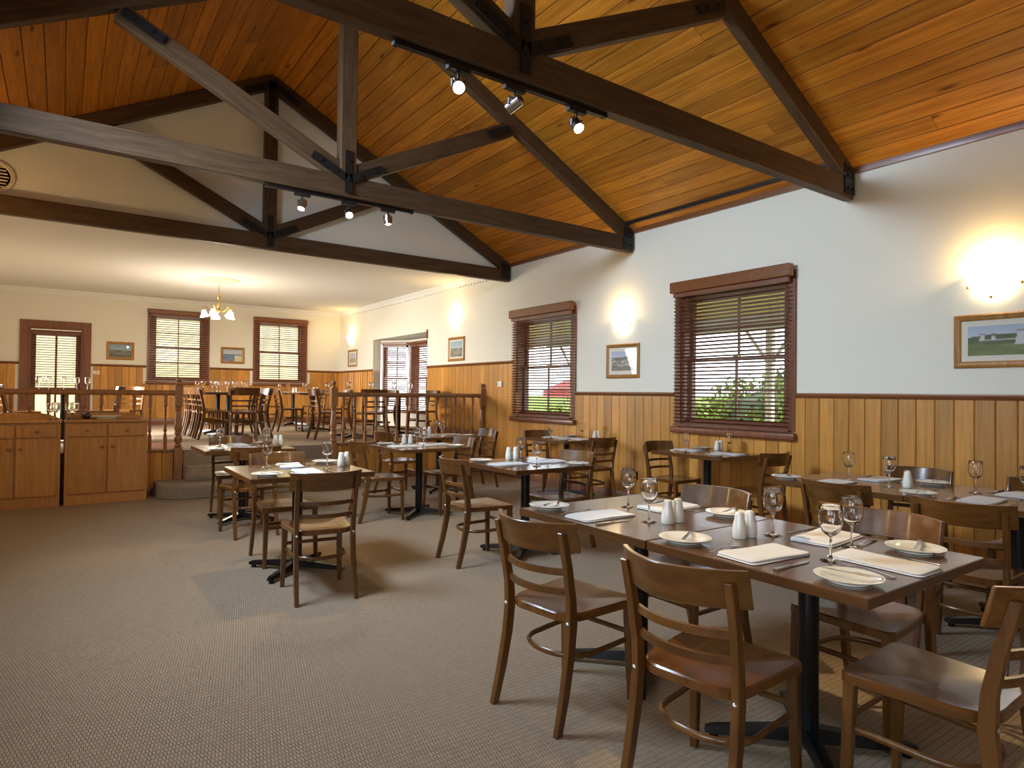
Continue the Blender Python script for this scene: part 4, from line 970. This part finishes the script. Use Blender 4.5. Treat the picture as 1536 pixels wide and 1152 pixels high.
post(5.75, 'pale veranda post with braces seen through the larger window'); post(11.0-.6, 'pale veranda post beyond the railing window'); post(1.0, 'pale veranda post hidden by the right wall')
def shrub(x, y, r_, h_, mt, label, seed, nl=4500, grp='garden shrubs'):
    e = tag(empty('shrub', (x, y, -.5)), label, 'shrub', grp); rg = random.Random(seed); m = MB()
    for _ in range(nl):
        a, b = rg.uniform(0, 6.283), rg.uniform(-.3, 1); q = math.sqrt(max(0, 1-b*b)) if b > 0 else 1; k = rg.uniform(.8, 1.05)*(1+.18*math.sin(3*a+seed))
        c = Vector((r_*q*math.cos(a)*k, r_*q*math.sin(a)*k, h_*.35+h_*.62*b*k)); s_ = rg.uniform(.05, .10)
        n_ = Vector((rg.uniform(-1, 1), rg.uniform(-1, 1), rg.uniform(-.2, 1))).normalized(); t = n_.orthogonal().normalized(); t2 = n_.cross(t)
        m.add([c-t*s_, c+t2*s_*.5, c+t*s_, c-t2*s_*.5], [(0, 1, 2, 3)])
    tag(link('foliage', m.mesh('foliage', mt), e), kind='stuff')
    m = MB(); m.lathe([(r_*.55, .05), (r_*.8, h_*.3), (r_*.78, h_*.55), (r_*.5, h_*.82), (0, h_*.92)], 12); link('core', m.mesh('shrub_core', M_LEAF2), e)
    m = MB(); m.tube([(0, 0, 0), (.03, .02, h_*.3)], .06, 6); link('stem', m.mesh('shrub_stem', M_TRUNK), e)
shrub(12.2, 8.0, 1.35, 2.15, M_LEAF, 'bright green rounded shrub outside the larger window', 1)
shrub(13.2, 5.2, 1.2, 1.7, M_LEAF2, 'darker shrub outside the larger window, lower right', 2)
shrub(14.0, 16.5, 2.2, 1.35, M_LEAF, 'low green shrub seen through the railing window', 3)
shrub(11.5, 13.4, 1.1, 1.15, M_LEAF, 'green bush beneath the red canopy outside', 4)
shrub(26, 15, 2.5, 3.2, M_LEAF2, 'distant dark shrub on the lawn', 5)
e = tag(empty('garden_umbrella', (16.9, 20.0, -.5)), 'red garden umbrella seen through the railing window', 'umbrella')
m = MB(); m.lathe([(0, 2.45), (.35, 2.32), (1.0, 2.0), (1.02, 1.75), (.98, 1.76), (.96, 1.98), (0, 2.4)], 8); link('canopy', m.mesh('umbrella_canopy', M_RED), e); m = MB(); m.lathe([(.03, 0), (.03, 2.4)], 8); link('pole', m.mesh('umbrella_pole', M_TRUNK), e)
m = MB(); m.box(-6, 6.6, 20.4, 20.6, -.5, 6.0); tag(link('wall_neighbour', m.mesh('neighbour_wall', M_CREAMOUT)), 'cream wall of the building outside the far windows', kind='structure')
